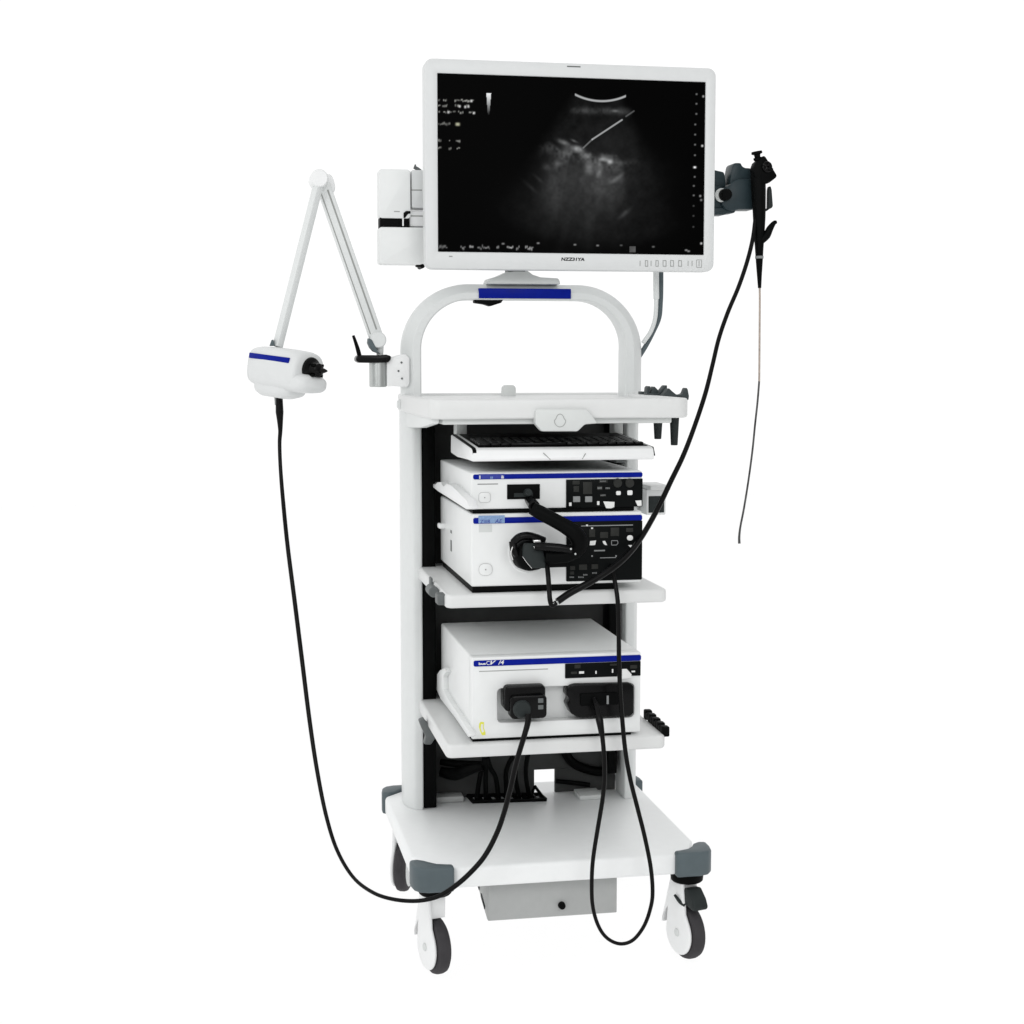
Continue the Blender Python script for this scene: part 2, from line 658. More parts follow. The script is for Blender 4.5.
rings = [[t.verts.new((x + d[0] * u * hoop_w(d), y, z + d[1] * u * hoop_w(d))) for u, y in prof] for x, z, d in path]
n = len(prof)
for a, c in zip(rings, rings[1:]):
    for k in range(n):
        t.faces.new((a[k], a[(k + 1) % n], c[(k + 1) % n], c[k]))
t.faces.new(rings[0])
t.faces.new(rings[-1][::-1])
m = MB()
m._merge(t)
hoop = obj('hoop_frame', m, WHITE, T, 28)
m = MB()
x0, x1, z0, z1 = rect(479, 288.5, 571, 298.5, HY - 0.006)
m.box(x0, x1, HY - 0.0075, HY + 0.02, z0, z1, 0.0015)
obj('blue_trim', m, BLUE, hoop)
m = MB()
m.plate([at(a, b, 0.44) for a, b in ((476, 299.5), (494, 300), (505, 299), (503, 302.5), (492, 306), (486, 304), (476, 302.5))], 0.46, 0.49, 0.002)
obj('release_lever', m, BLACK, T)

# top tray
TX0, TX1, TZ0, TZ1 = -0.2815, 0.2965, 1.2600, 1.3035
m = MB()
m.prism(rrect(TX0, TX1, 0, 0.60, 0.028, 6), 'z', TZ0 + 0.002, TZ1 - 0.006, 0.006, 3, 20)
tray = obj('top_tray', m, SHELFW, T)
# rim
t = bmesh.new()
o_ = rrect(TX0 - 0.002, TX1 + 0.002, -0.002, 0.602, 0.03, 6)
i_ = rrect(TX0 + 0.020, TX1 - 0.020, 0.020, 0.580, 0.016, 6)
L = [[t.verts.new((p[0], p[1], z)) for p in pts] for pts, z in ((o_, TZ0), (i_, TZ0), (i_, TZ1), (o_, TZ1))]
for k in range(4):
    a, c = L[k], L[(k + 1) % 4]
    for i in range(len(o_)):
        j = (i + 1) % len(o_)
        t.faces.new((a[i], a[j], c[j], c[i]))
m = MB()
m._merge(t, 0.006, 3, 40)
obj('tray_rim', m, SHELFW, tray)
m = MB()
m.box(TX0 + 0.03, TX1 - 0.035, 0.02, 0.58, TZ0 - 0.012, TZ0 + 0.004, 0.003)
obj('underplate', m, PALE, tray)
for sx in (-1, ):                                                   # side bracket that carries the tray
    m = MB()
    x = TX0 if sx < 0 else TX1 - 0.0
    prf = [(0.02, TZ0 + 0.003), (0.02, TZ0 - 0.010), (0.20, TZ0 - 0.026), (0.458, TZ0 - 0.036), (0.458, TZ0 + 0.003)]
    m.prism(prf, 'x', x + 0.004, x + 0.022, 0.003) if sx < 0 else m.prism(prf, 'x', x - 0.022, x - 0.004, 0.003)
    obj('tray_bracket', m, WHITE, tray)
m = MB()
pl = [(537, 409), (587, 409), (592, 415), (598, 423.5), (585, 424.5), (578, 431.5), (542, 431.5), (535.5, 424), (535.5, 412)]
m.plate([at(a, b, -0.016) for a, b in pl], -0.016, 0.012, 0.004)
hd = obj('tray_handle', m, PALE, tray)
m = MB()
c = at(560, 420.5, -0.016)
drop = [(c.x + 0.0125 * math.sin(2 * PI * k / 20) * (1 if math.cos(2 * PI * k / 20) < 0.3 else 0.75), c.z + 0.014 * math.cos(2 * PI * k / 20)) for k in range(20)]
outline(m, drop, -0.0159, 0.0014)
obj('handle_mark', m, LINE, hd)
m = MB()
x0, x1, z0, z1 = rect(502, 385, 516, 399, 0.50)
m.prism(rrect(x0, x1, z0 - 0.02, z1, 0.010, 6), 'y', 0.50, 0.512, 0.002)
obj('cable_tab', m, PALE, T)


def shelf(pl, pr, bl, br, ytop_back):
    z1 = (at(*pl, 0).z + at(*pr, 0).z) / 2
    z0 = (at(*bl, 0).z + at(*br, 0).z) / 2
    m = MB()
    m.prism(rrect(-0.249, 0.250, 0, 0.53, 0.016, 5), 'z', z0, z1, 0.007, 3, 20)
    s = obj('shelf', m, SHELFW, T)
    m = MB()
    m.box(-0.238, 0.279, 0.49, 0.553, z0 + 0.004, z1 - 0.002, 0.003)
    obj('shelf_back_rail', m, WHITE, s)
    return z0, z1, s


S1Z0, S1Z1, S1 = shelf((447, 743), (667, 737), (455, 758), (660, 750), 0)
S2Z0, S2Z1, S2 = shelf((446, 595), (667, 589), (450, 609), (660, 602.5), 0)


def side_clip(px, Y, y0, m_, parent, seq):
    t = MB()
    for (a, b, cc, d, dy0, dy1) in seq:
        x0, x1, z0, z1 = rect(a, b, cc, d, dy0)
        t.box(x0, x1, dy0, dy1, z0, z1, 0.004)
    return obj('cable_clip', t, m_, parent)


side_clip(0, 0, 0, MIDG, S2, [(437.5, 594.5, 446.5, 605.5, 0.02, 0.06), (430.5, 578, 433, 589, 0.20, 0.23)])
t = MB()
p = at(435.5, 591, 0.12)
t.cyl((p.x - 0.006, 0.10, p.z), (p.x - 0.006, 0.16, p.z), 0.012, 0.012, 24, 0.003)
obj('cable_clip', t, MIDG, S2)
# grey clamp jaw at the left of the lower shelf
t = MB()
jaw = [(419, 721), (424, 718.5), (427, 723), (431, 724.5), (436, 728), (440, 737), (435, 739), (431, 745), (424, 744.5), (426, 737), (422, 729)]
t.plate([at(a, b, 0.30) for a, b in jaw], 0.30, 0.325, 0.003)
obj('cable_clip', t, MIDG, S1)
t = MB()
t.plate([at(a, b, 0.06) for a, b in ((444, 742), (446, 743), (446, 754), (444, 751))], 0.05, 0.08, 0.001)
obj('cable_clip', t, MIDG, S1)
# black ridged clip at the right of the lower shelf
t = MB()
P0, P1 = at(647.5, 714.5, 0.17), at(664.5, 731, 0.02)
for k in range(9):
    q = P0.lerp(P1, k / 8)
    t.obox((q.x + 0.001, q.y, q.z), (1, 0, 0), (0, 1, 0), (0, 0, 1), 0.0085, 0.0105, 0.0115 - 0.003 * (k % 2), 0.003)
obj('ribbed_clip', t, BLACK, S1)

# back panel with a cut-out low down
x0, x1, z0, z1 = rect(533.5, 768.5, 554.5, 784, 0.565)
m = MB()
BPX0, BPX1 = OX0 + 0.044, OX1 - 0.044
zb, zt_ = BZ1 + 0.0005, 1.25
m.box(BPX0, BPX1, 0.556, 0.568, z1, zt_, 0)
m.box(BPX0, x0, 0.556, 0.568, zb, z1 - 0.0004, 0)
m.box(x1, BPX1, 0.556, 0.568, zb, z1 - 0.0004, 0)
bp = obj('back_panel', m, BACKP, T)
for sx in (-1, 1):                                                  # dark vertical channels inside the posts
    m = MB()
    if sx < 0:
        m.box(BPX0 + 0.001, BPX0 + 0.034, 0.47, 0.555, BZ1 + 0.001, 1.25, 0.004)
    else:
        m.box(BPX1 - 0.036, BPX1 - 0.012, 0.49, 0.555, 0.33, 1.25, 0.004)
    obj('cable_channel', m, BLACK, T)
m = MB()                                                            # pale foot of the right post; a reflection on the base follows
x0, x1, z0, z1 = rect(577, 789, 600, 798, 0.50)
m.box(x0, x1, 0.47, 0.54, BZ1, BZ1 + 0.012, 0.003)
obj('bracket_and_reflection', m, PALE, T)
m = MB()
m.box(BPX0 + 0.036, -0.13, 0.51, 0.552, BZ1 + 0.0005, BZ1 + 0.016, 0.004)  # grey strip built to stand for a reflection on the base
obj('bracket_and_reflection', m, STEEL, T)
# fine creases and cable bundle on the rear panel
m = MB()
m.tube([at(561, 745, 0.54), at(572, 762, 0.545), at(590, 770, 0.545), at(606, 772, 0.545)], 0.012, 10, 6)
m.tube([at(555, 781, 0.54), at(575, 783, 0.545), at(590, 785, 0.54)], 0.006, 10, 6)
m.tube([at(441, 772, 0.52), at(455, 774, 0.50), at(470, 769, 0.46), at(483, 766, 0.44)], [0.013, 0.017, 0.014, 0.010], 12, 6)
m.tube([at(441, 762, 0.53), at(460, 764, 0.50), at(484, 764, 0.44)], [0.008, 0.010, 0.008], 12, 6)
obj('bundled_cable', m, BLACK, bp)

# box hanging under the base
m = MB()
yf = 0.055
xl, xr = at(488, 905, yf).x, at(617, 900, yf).x
zb_ = at(552, 917, yf).z
m.prism([(yf, BZ0 + 0.001), (yf, zb_), (yf + 0.014, zb_ - 0.001), (yf + 0.20, zb_ + 0.050), (yf + 0.20, BZ0 + 0.001)], 'x', xl, xr, 0.0025)
bx = obj('undertray_box', m, STEEL, T)
m = MB()
p = at(561.5, 905, yf)
m.cyl((p.x, yf - 0.012, p.z), (p.x, yf + 0.002, p.z), 0.0075, 0.0085, 24, 0.002)
obj('box_knob', m, BLACK, bx)
m = MB()
pa = [Vector((0, yf + 0.185, zb_ + 0.056)), Vector((0, yf + 0.02, zb_ + 0.013))]
dirv = (pa[1] - pa[0]).normalized()
nn = Vector((0, dirv.z, -dirv.y))
for k in range(2):
    q = pa[0].lerp(pa[1], 0.27 + 0.46 * k)
    m.obox((xl - 0.0004, q.y, q.z), (1, 0, 0), dirv, nn, 0.0016, 0.026, 0.0045, 0.0008)
obj('box_vent', m, DKG, bx)
# small bolts on the left of the tray
m = MB()
p = at(399, 405, 0.47)
m.cyl((OX0 - 0.008, 0.53, p.z), (OX0 + 0.002, 0.53, p.z), 0.011, 0.012, 24, 0.003)
obj('tray_knob', m, WHITE, T)
# ------------------------------------------------------------------ processors
DX0, DX1, DY = -0.1905, 0.1935, 0.015


def device(name, label, pt, pb, zfloor=None, depth=0.47):
    z1 = at(557, pt, DY).z
    z0 = at(557, pb, DY).z
    th = thing(name, label, 'medical processor', (0.003, DY + depth / 2, z0), None)
    return th, z0, z1


def stripe(th, py0, py1, Y):
    z0, z1 = at(557, py1, Y).z, at(557, py0, Y).z
    x0, x1 = at(473.3, 560, DY).x, DX1 + 0.0004
    m = MB()
    m.prism(rrect(x0, x1, z0, z1, 0.004, 4), 'y', Y - 0.0016, Y + 0.002, 0.0005)
    return obj('blue_stripe', m, BLUE, th), z0, z1


def pxrect(mb, a, b, c, d, Y, t, r=0.0, bev=0.0004):
    x0, x1, z0, z1 = rect(a, b, c, d, Y)
    if r:
        mb.prism(rrect(x0, x1, z0, z1, r, 4), 'y', Y - t, Y + 0.001, bev)
    else:
        mb.box(x0, x1, Y - t, Y + 0.001, z0, z1, bev, 1)
    return mb


def power_mark(th, px, py, Y, r):
    m = MB()
    c = at(px, py, Y)
    pts = rrect(c.x - r, c.x + r, c.z - r * 0.85, c.z + r * 0.85, r * 0.5, 4)
    m.prism(pts, 'y', Y - 0.0022, Y + 0.001, 0.0008)
    b = obj('power_button', m, PLAST, th)
    m = MB()
    outline(m, rrect(c.x - r, c.x + r, c.z - r * 0.85, c.z + r * 0.85, r * 0.5, 4), Y - 0.0006, 0.0009, 0.0008)
    m.cyl((c.x, Y - 0.0034, c.z), (c.x, Y - 0.002, c.z), 0.0014, 0.0014, 12, 0.0002)
    obj('button_outline', m, LINE, b)


# --- top: video processor
D1, z0, z1 = device('video_processor', 'slim white processor with small square socket, resting on the taller light unit', 471.8, 508.0)
m = MB()
m.box(DX0, DX1, DY, DY + 0.47, z0, z1, 0.004, 3)
body = obj('housing', m, PLAST, D1)
m = MB()
m.box(DX0 + 0.004, DX1 - 0.016, DY + 0.006, DY + 0.46, z0 - 0.0095, z0 + 0.002, 0.002)
obj('dark_gap', m, BLACK, D1)  # black slab put in for the dark gap below the unit
sp, a, b = stripe(D1, 473.3, 478.3, DY)
m = MB()
pxrect(m, 478.5, 474.0, 504.5, 478.8, DY - 0.0016, 0.0008)
lb = obj('name_label', m, MBLUE, sp)
text('lettering', 'I', at(479.2, 478, DY).x, a + 0.0012, DY - 0.0024, 0.0075, KEYW, lb, w=0.0022)
text('lettering', 'ce', at(490, 478, DY).x, a + 0.0014, DY - 0.0024, 0.0045, LBLUE, lb, w=0.006, bold=0.02)
text('lettering', 'a', at(501, 478, DY).x, a + 0.0014, DY - 0.0024, 0.0065, KEYW, lb, w=0.006, bold=0.02)
m = MB()
pxrect(m, 477.5, 483.6, 498, 484.6, DY, 0.0006)
obj('model_line', m, GREYP, D1)
power_mark(D1, 484.5, 497.5, DY, 0.0125)
# socket recess with plug
m = MB()
x0, x1, zz0, zz1 = rect(507, 484.2, 539.7, 499, DY)
m.box(x0, x1, DY - 0.003, DY + 0.004, zz0, zz1, 0.001)
so = obj('socket', m, BLACK, D1)
m = MB()
pxrect(m, 514, 493, 533, 497, DY - 0.003, 0.001)
obj('socket_slot', m, DKG, so)
# control panel
m = MB()
x0, x1, zz0, zz1 = rect(566, 479.0, 642, 508, DY)
m.box(x0, DX1 + 0.0005, DY - 0.003, DY + 0.003, zz0 + 0.002, zz1, 0.001)
pn = obj('control_panel', m, PANEL, D1)
YP = DY - 0.003
m = MB()
for r_ in ((573, 496.3, 580, 502), (585, 496.3, 592, 502)):
    pxrect(m, *r_, YP, 0.0022, 0.001)
obj('panel_button', m, GREYP, pn)
m = MB()
for r_ in ((616, 491, 620.6, 495), (627.2, 490.3, 632.3, 495)):
    pxrect(m, *r_, YP, 0.0022, 0.0025)
for r_ in ((569, 502.5, 571.5, 506), (597, 501.2, 599.4, 505)):
    pxrect(m, *r_, YP, 0.0012)
m.plate([at(q[0], q[1], YP) for q in ((603, 501.3), (614.3, 501.8), (614, 507), (611, 508.2), (606, 508.2))], YP - 0.003, YP, 0.0006)
m.plate([at(q[0], q[1], YP) for q in ((635, 500.6), (641.2, 500.2), (641.4, 505.6), (637.5, 506))], YP - 0.003, YP, 0.0006)
obj('lit_button', m, KEYW, pn)
m = MB()
for r_ in ((572.5, 480.5, 579.5, 484.5), (573.5, 486, 579, 492), (583, 482, 592, 494), (599, 479.8, 607.5, 482.8), (597, 486, 602.3, 490), (605.3, 487, 610.3, 489.5), (600, 494, 606, 496.5)):
    pxrect(m, *r_, YP, 0.0012, 0.001)
for a_, b_ in ((617.5, 483), (629.5, 483)):
    c = at(a_, b_, YP)
    m.cyl((c.x, YP - 0.004, c.z), (c.x, YP + 0.001, c.z), 0.010, 0.0105, 24, 0.001)
obj('panel_button', m, DIMP, pn)
m = MB()
for a_, b_, c_, d_ in ((597.5, 487, 602, 489), (605.6, 487.4, 609.8, 489), (600.5, 494.5, 605.5, 496), (600, 480.5, 606, 482)):
    m = MB()
    for k in range(5):
        xx = a_ + (c_ - a_) * (k + 0.5) / 5
        pxrect(m, xx - 0.28, b_ + random.random() * 0.4, xx + 0.22, d_ - random.random() * 0.6, YP - 0.0012, 0.0004, 0, 0)
    obj('panel_print', m, GREYP, pn)
# side flange/handle at the left
m = MB()
fl_pts = [at(431, 482.5, 0.40), at(441, 484.5, 0.36)]
zz = z0 + 0.004
HXX = DX0 - 0.020
hpts = [atx(a_, b_, HXX) for a_, b_ in ((430.8, 482), (434.5, 485), (437, 482.2), (440.5, 482), (443, 486.5), (447, 483.5), (452, 486), (466, 500), (469.5, 508.5), (466, 509.5), (452, 500.5), (438, 491.5), (433, 487.5))]
m.prism([(q.y, q.z) for q in hpts], 'x', HXX, DX0 + 0.001, 0.002)
obj('side_handle', m, BRIGHT, D1)

# --- middle: light source
D2, z0, z1 = device('light_source', 'taller white light unit with round scope socket and large dark panel, on the upper shelf', 512.6, 584.6)
m = MB()
m.box(DX0, DX1, DY, DY + 0.47, z0, z1, 0.004, 3)
obj('housing', m, PLAST, D2)
m = MB()
m.box(DX0 + 0.003, DX1 - 0.055, DY + 0.004, DY + 0.46, S2Z1 - 0.0004, z0 + 0.002, 0.002)
obj('dark_gap', m, BLACK, D2)  # dark gap over the upper shelf, built as a black slab
sp, a, b = stripe(D2, 516.3, 522.2, DY)
m = MB()
pxrect(m, 478.5, 515.5, 504.7, 523.2, DY - 0.0016, 0.0008)
lb = obj('name_label', m, LBLUE, sp)
text('lettering', 'ZIIIB', at(480, 522, DY).x, a + 0.0010, DY - 0.0024, 0.0075, MBLUE, lb, w=0.022)
text('lettering', 'AE', at(494.5, 522, DY).x, a + 0.0010, DY - 0.0024, 0.0085, MBLUE, lb, w=0.017, shear=0.25)
m = MB()
pxrect(m, 478.8, 524.5, 492, 532.2, DY, 0.0005)
obj('rating_label', m, PALE, D2)
m = MB()
c = at(485.5, 569.5, DY)
dd = [(c.x + 0.0165 * math.cos(2 * PI * k / 28) * (1 - 0.12 * math.cos(4 * PI * k / 28)), c.z + 0.0130 * math.sin(2 * PI * k / 28)) for k in range(28)]
m.prism(dd, 'y', DY - 0.002, DY + 0.001, 0.0006)
b_ = obj('power_button', m, PLAST, D2)
m = MB()
outline(m, dd, DY - 0.0006, 0.0011, 0.0008)
m.cyl((c.x, DY - 0.0034, c.z), (c.x, DY - 0.0018, c.z), 0.0016, 0.0016, 12, 0.0002)
obj('button_outline', m, LINE, b_)
m = MB()                                                            # marks on the left side wall
for a_, b_, c_, d_, yy in ((450.5, 530, 452.5, 533, 0.31), (450, 540, 452, 551, 0.31)):
    q0, q1 = at(a_, b_, yy), at(c_, d_, yy)
    m.box(DX0 - 0.0008, DX0 + 0.001, yy - 0.012, yy + 0.006, q1.z, q0.z, 0.0002)
obj('side_vent', m, MIDG, D2)
m = MB()
q = at(444, 525, 0.43)
m.box(DX0 - 0.016, DX0 + 0.002, 0.40, 0.43, q.z - 0.006, q.z + 0.006, 0.003)
obj('side_hook', m, BRIGHT, D2)
m = MB()
pnl = [(566.3, 521.5), (642.2, 520.4), (642.2, 579.6), (566.3, 581.3)]
PA = [at(a_, b_, DY) for a_, b_ in pnl]
m.prism(rrect(PA[0].x, DX1 + 0.0006, (PA[2].z + PA[3].z) / 2, (PA[0].z + PA[1].z) / 2, 0.003, 4), 'y', DY - 0.003, DY + 0.003, 0.001)
pn = obj('control_panel', m, PANEL, D2)
m = MB()
pxrect(m, 626.8, 535.2, 632.8, 540.4, YP, 0.0025, 0.0055)
m.plate([at(q[0], q[1], YP) for q in ((590, 541), (596, 540.4), (595, 545), (589.6, 545.2))], YP - 0.001, YP, 0)
m.plate([at(q[0], q[1], YP) for q in ((602.5, 541), (605, 540.8), (607, 545), (605, 545), (603, 543))], YP - 0.001, YP, 0)
m.plate([at(q[0], q[1], YP) for q in ((628, 545), (632, 545), (630.5, 547.5))], YP - 0.001, YP, 0)
for a_, b_ in ((587, 525.3), (592, 528.2)):
    pxrect(m, a_ - 1, b_ - 0.8, a_ + 1, b_ + 0.8, YP, 0.001, 0.001)
obj('lit_button', m, KEYW, pn)
m = MB()
pxrect(m, 581, 525, 633, 526, YP, 0.0006)
pxrect(m, 594, 549.9, 605, 551.3, YP, 0.0007)
pxrect(m, 600, 557.3, 616, 558.1, YP, 0.0006)
for a_, b_ in ((592, 556), (616, 556)):
    pxrect(m, a_ - 0.8, b_ - 0.8, a_ + 0.8, b_ + 0.8, YP, 0.0007)
obj('scale_line', m, GREYP, pn)
m = MB()
m = MB()
outline(m, [(at(a_, b_, YP).x, at(a_, b_, YP).z) for a_, b_ in ((611.5, 540.6), (617.5, 540.6), (618, 543), (616.5, 545), (611.5, 545))], YP, 0.0014, 0.0007)
obj('panel_symbol_print', m, GREYP, pn)
for a_, b_, c_ in ((569.5, 577.2, 574.2), (578, 577.2, 584), (583, 574.8, 587.5), (592, 573, 597)):
    m = MB()
    n_ = max(3, int((c_ - a_) / 1.1))
    for k in range(n_):
        xx = a_ + (c_ - a_) * (k + 0.5) / n_
        pxrect(m, xx - 0.3, b_ - 0.9 + random.random() * 0.3, xx + 0.25, b_ + 0.7, YP, 0.0004, 0, 0)
    obj('panel_print', m, GREYP, pn)
m = MB()
for r_ in ((579, 564.5, 587, 569.8), (591.5, 564.2, 598, 568.8), (600, 532, 608, 538), (610.5, 527.5, 619, 536), (589, 529, 595, 537), (626, 528, 633, 532), (570, 566, 575, 570), (570, 571.5, 574, 574.5)):
    pxrect(m, *r_, YP, 0.0014, 0.001)
obj('panel_button', m, DIMP, pn)
# round scope socket
m = MB()
c = at(529, 552, DY)
m.lathe([(0, 0), (0.047, 0), (0.047, 0.003), (0.045, 0.005), (0.039, 0.005), (0.036, 0.002), (0, 0.002)], (c.x, DY + 0.001, c.z), (0, -1, 0), 48)
so = obj('scope_socket', m, PLAST, D2)
m = MB()
m.lathe([(0, 0), (0.040, 0), (0.040, 0.012), (0.036, 0.016), (0, 0.016)], (c.x, DY - 0.002, c.z), (0, -1, 0), 48)
obj('socket_ring', m, BLACK, so)

# --- bottom: ultrasound processor
D3, z0, z1 = device('ultrasound_processor', 'white ultrasound unit with wide connector recess, alone on the lower shelf', 654.8, 735.8)
IX0, IX1, IZ0, IZ1 = rect(497.5, 686.0, 634.0, 720.0, DY)
m = MB()
m.box(DX0, DX1, DY + 0.030, DY + 0.47, z0, z1 - 0.0002, 0.005, 3)
obj('housing', m, PLAST, D3)
m = MB()
o_ = rrect(DX0, DX1, z0 + 0.0003, z1, 0.004, 8)
i_ = rrect(IX0, IX1, IZ0, IZ1, 0.010, 8)
m.ring(o_, i_, DY, DY + 0.036, 0.003)
fp = obj('front_bezel', m, PLAST, D3)
m = MB()
m.box(DX0 + 0.002, DX1 - 0.020, DY + 0.003, DY + 0.46, S1Z1 - 0.0004, z0 + 0.002, 0.002)
obj('dark_gap', m, BLACK, D3)  # black slab drawn for the dark gap over the lower shelf
sp, a, b = stripe(D3, 657.7, 663.6, DY)
text('lettering', 'bus', at(478.6, 664, DY).x, a + 0.0036, DY - 0.0017, 0.0055, KEYW, sp, w=0.0155, bold=0.03)
text('lettering', 'C', at(486.2, 664, DY).x, a + 0.0030, DY - 0.0017, 0.0085, KEYW, sp, w=0.0075)
text('lettering', 'V', at(490.2, 664, DY).x, a + 0.0030, DY - 0.0017, 0.0095, KEYW, sp, w=0.0130, shear=0.5, bold=0.03)
text('lettering', '/4', at(498.0, 664, DY).x, a + 0.0030, DY - 0.0017, 0.0095, KEYW, sp, w=0.0130, shear=0.2, bold=0.02)
m = MB()
pxrect(m, 479, 669.8, 548, 670.6, DY, 0.0008)
obj('model_line', m, LINE, D3)
m = MB()
x0, x1, zz0, zz1 = rect(565, 662.3, 641.5, 676.8, DY)
m.box(x0, DX1 - 0.0008, DY - 0.003, DY + 0.003, zz0, zz1, 0.001)
pn = obj('control_panel', m, PANEL, D3)
m = MB()
for r_ in ((579, 671.3, 584, 673.6), (595.3, 670.8, 596.6, 673.8), (611.8, 669, 613.2, 672.7), (631.5, 670.6, 635, 672.2)):
    pxrect(m, *r_, YP, 0.0012)
m.plate([at(q[0], q[1], YP) for q in ((621.8, 668.9), (626.5, 668.7), (631.3, 674.0), (631.0, 677.8), (621.8, 679.0))], YP - 0.003, YP, 0.0006)
obj('lit_button', m, KEYW, pn)
m = MB()
for r_ in ((571, 671.5, 577, 674), (574.5, 664.5, 580.5, 668.3), (610, 663.5, 618, 665.5), (630, 665.0, 637, 668.5)):
    pxrect(m, *r_, YP, 0.0012, 0.001)
obj('panel_button', m, DIMP, pn)
m = MB()
pl = [(481, 721.8), (484, 722.2), (483.6, 727.5), (485.6, 733), (485.3, 735), (482, 735.2), (480, 731), (478.9, 727), (479.3, 723)]
m.plate([at(a_, b_, DY) for a_, b_ in pl], DY - 0.0006, DY + 0.001, 0)
obj('warning_label', m, YEL, D3)
m = MB()
pl = [(481.2, 724), (483, 724.2), (482.8, 728), (484.0, 731.5), (482, 732.5), (480.6, 728)]
m.plate([at(a_, b_, DY) for a_, b_ in pl], DY - 0.0010, DY, 0)
obj('warning_mark', m, KEYW, D3)
# black socket block at the right of the recess
m = MB()
pl = [(570, 685.5), (575, 684.2), (630, 683.0), (634, 686.0), (634, 713.5), (630, 716.3), (578, 718.0), (571.5, 713.8), (567.0, 704.5), (569.3, 702.0), (569.3, 698.5), (566.5, 695.5), (567.4, 689.5)]
m.plate([at(a_, b_, DY - 0.012) for a_, b_ in pl], DY - 0.012, DY + 0.031, 0.004)
sk = obj('transducer_socket', m, GLOSSB, D3)
m = MB()
pxrect(m, 580, 692.5, 618, 705, DY - 0.012, 0.006, 0.004, 0.001)
obj('socket_latch', m, BLACK, sk)
m = MB()
pxrect(m, 606.5, 695.5, 608.6, 704, DY - 0.018, 0.002, 0.001)
obj('latch_mark', m, GREYP, sk)
# left side handle
m = MB()
hp = [Vector((DX0 + 0.002, 0.40, at(446, 667, 0.42).z)), Vector((DX0 - 0.015, 0.38, at(440, 673, 0.40).z)), Vector((DX0 - 0.019, 0.35, at(438, 685, 0.38).z)),
      Vector((DX0 - 0.015, 0.30, at(443, 697, 0.32).z)), Vector((DX0 - 0.007, 0.16, at(457, 716, 0.16).z)), Vector((DX0 - 0.001, 0.035, at(470.5, 735, 0.04).z))]
HXX = DX0 - 0.013
hpts = [atx(a_, b_, HXX) for a_, b_ in ((444, 668), (440, 670), (437, 674), (436.6, 690), (440.5, 699), (454, 716.5), (468, 737), (471, 735.5), (459, 716), (447, 697.5), (443, 689.5), (442.8, 676.5), (446, 671))]
m.prism([(q.y, q.z) for q in hpts], 'x', HXX, DX0 + 0.001, 0.0015)
obj('side_handle', m, PLAST, D3)
# ------------------------------------------------------------------ keyboard on its pull-out slide
KY = -0.012
kx0, kx1 = at(470.5, 455, KY).x, at(655.5, 452, KY).x
kzb = at(560, 460.6, KY).z
kzt = at(560, 447.8, KY).z
KB = 0.29
kzt2 = at(449.5, 434.5, KB).z
kzb2 = at(449.5, 453, KB).z
K = thing('keyboard', 'white keyboard with black keys on slide between tray and topmost unit', 'keyboard', ((kx0 + kx1) / 2, 0.13, kzb))
m = MB()
prf = [(KY, kzb), (KY - 0.003, kzb + 0.006), (KY + 0.004, kzt - 0.004), (KY + 0.016, kzt), (KB, kzt2), (KB + 0.004, kzb2), (0.20, kzb2 - 0.004), (0.06, kzb)]
m.prism(prf, 'x', kx0 + 0.003, kx1 - 0.003, 0.003, 2, 25)
kb = obj('case', m, BRIGHT, K, 30)
slope = (kzt2 - kzt) / (KB - KY - 0.016)


def kz(y):
    return kzt + slope * (y - KY - 0.016)


def slab(mb, x0, x1, y0, y1, h0, h1, b=0.001):
    mb.prism([(y0, kz(y0) + h0), (y0, kz(y0) + h1), (y1, kz(y1) + h1), (y1, kz(y1) + h0)], 'x', x0, x1, b)


m = MB()
slab(m, kx0 + 0.022, kx1 - 0.010, KY + 0.026, KB - 0.004, -0.003, 0.0012)
obj('key_bed', m, BLACK, K)
m = MB()
for r_ in range(6):
    y0 = KY + 0.038 + r_ * 0.0205
    off = (0.0, 0.004, 0.009, 0.012, 0.006, 0.0)[r_]
    x = kx0 + 0.026
    ws = [0.026] + [0.0208] * 18
    if r_ == 0:
        ws = [0.026, 0.022, 0.022, 0.125, 0.024, 0.022, 0.026] + [0.0208] * 6
    for q in ws:
        if x + q > kx1 - 0.013:
            break
        slab(m, x, x + q - 0.0022, y0, y0 + 0.018, 0.001, 0.0075, 0.0014)
        x += q
obj('key', m, GLOSSB, K)
m = MB()
for r_ in range(5):
    y0 = KY + 0.0425 + r_ * 0.0205
    for k in range(16):
        x = kx0 + 0.028 + k * 0.0215 + random.random() * 0.004
        if random.random() < 0.55:
            slab(m, x, x + 0.004 + random.random() * 0.003, y0, y0 + 0.0025, 0.0076, 0.0079, 0)
obj('key_print', m, GREYP, K)
m = MB()                                                            # dark seam round the case
for xx, d in ((kx1 - 0.0028, 1), ):
    m.prism([(KY + 0.002, kzb + 0.008), (KY + 0.012, kzt - 0.006), (0.10, kz(0.10) - 0.007), (KB, kz(KB) - 0.007), (KB, kz(KB) - 0.001), (0.10, kz(0.10) - 0.0015), (KY + 0.016, kzt - 0.001)], 'x', xx + d * 0.0002, xx + d * 0.0030, 0.0003)
m.prism([(KY - 0.0005, kzb + 0.010), (KY + 0.0035, kzt - 0.0035), (KY + 0.016, kzt + 0.0010), (KB, kz(KB) + 0.0010), (KB, kz(KB) - 0.004), (KY + 0.016, kzt - 0.004)], 'x', kx0 + 0.005, kx0 + 0.0135, 0.0003)
obj('side_seam', m, BLACK, K)
m = MB()                                                            # grip in the front edge
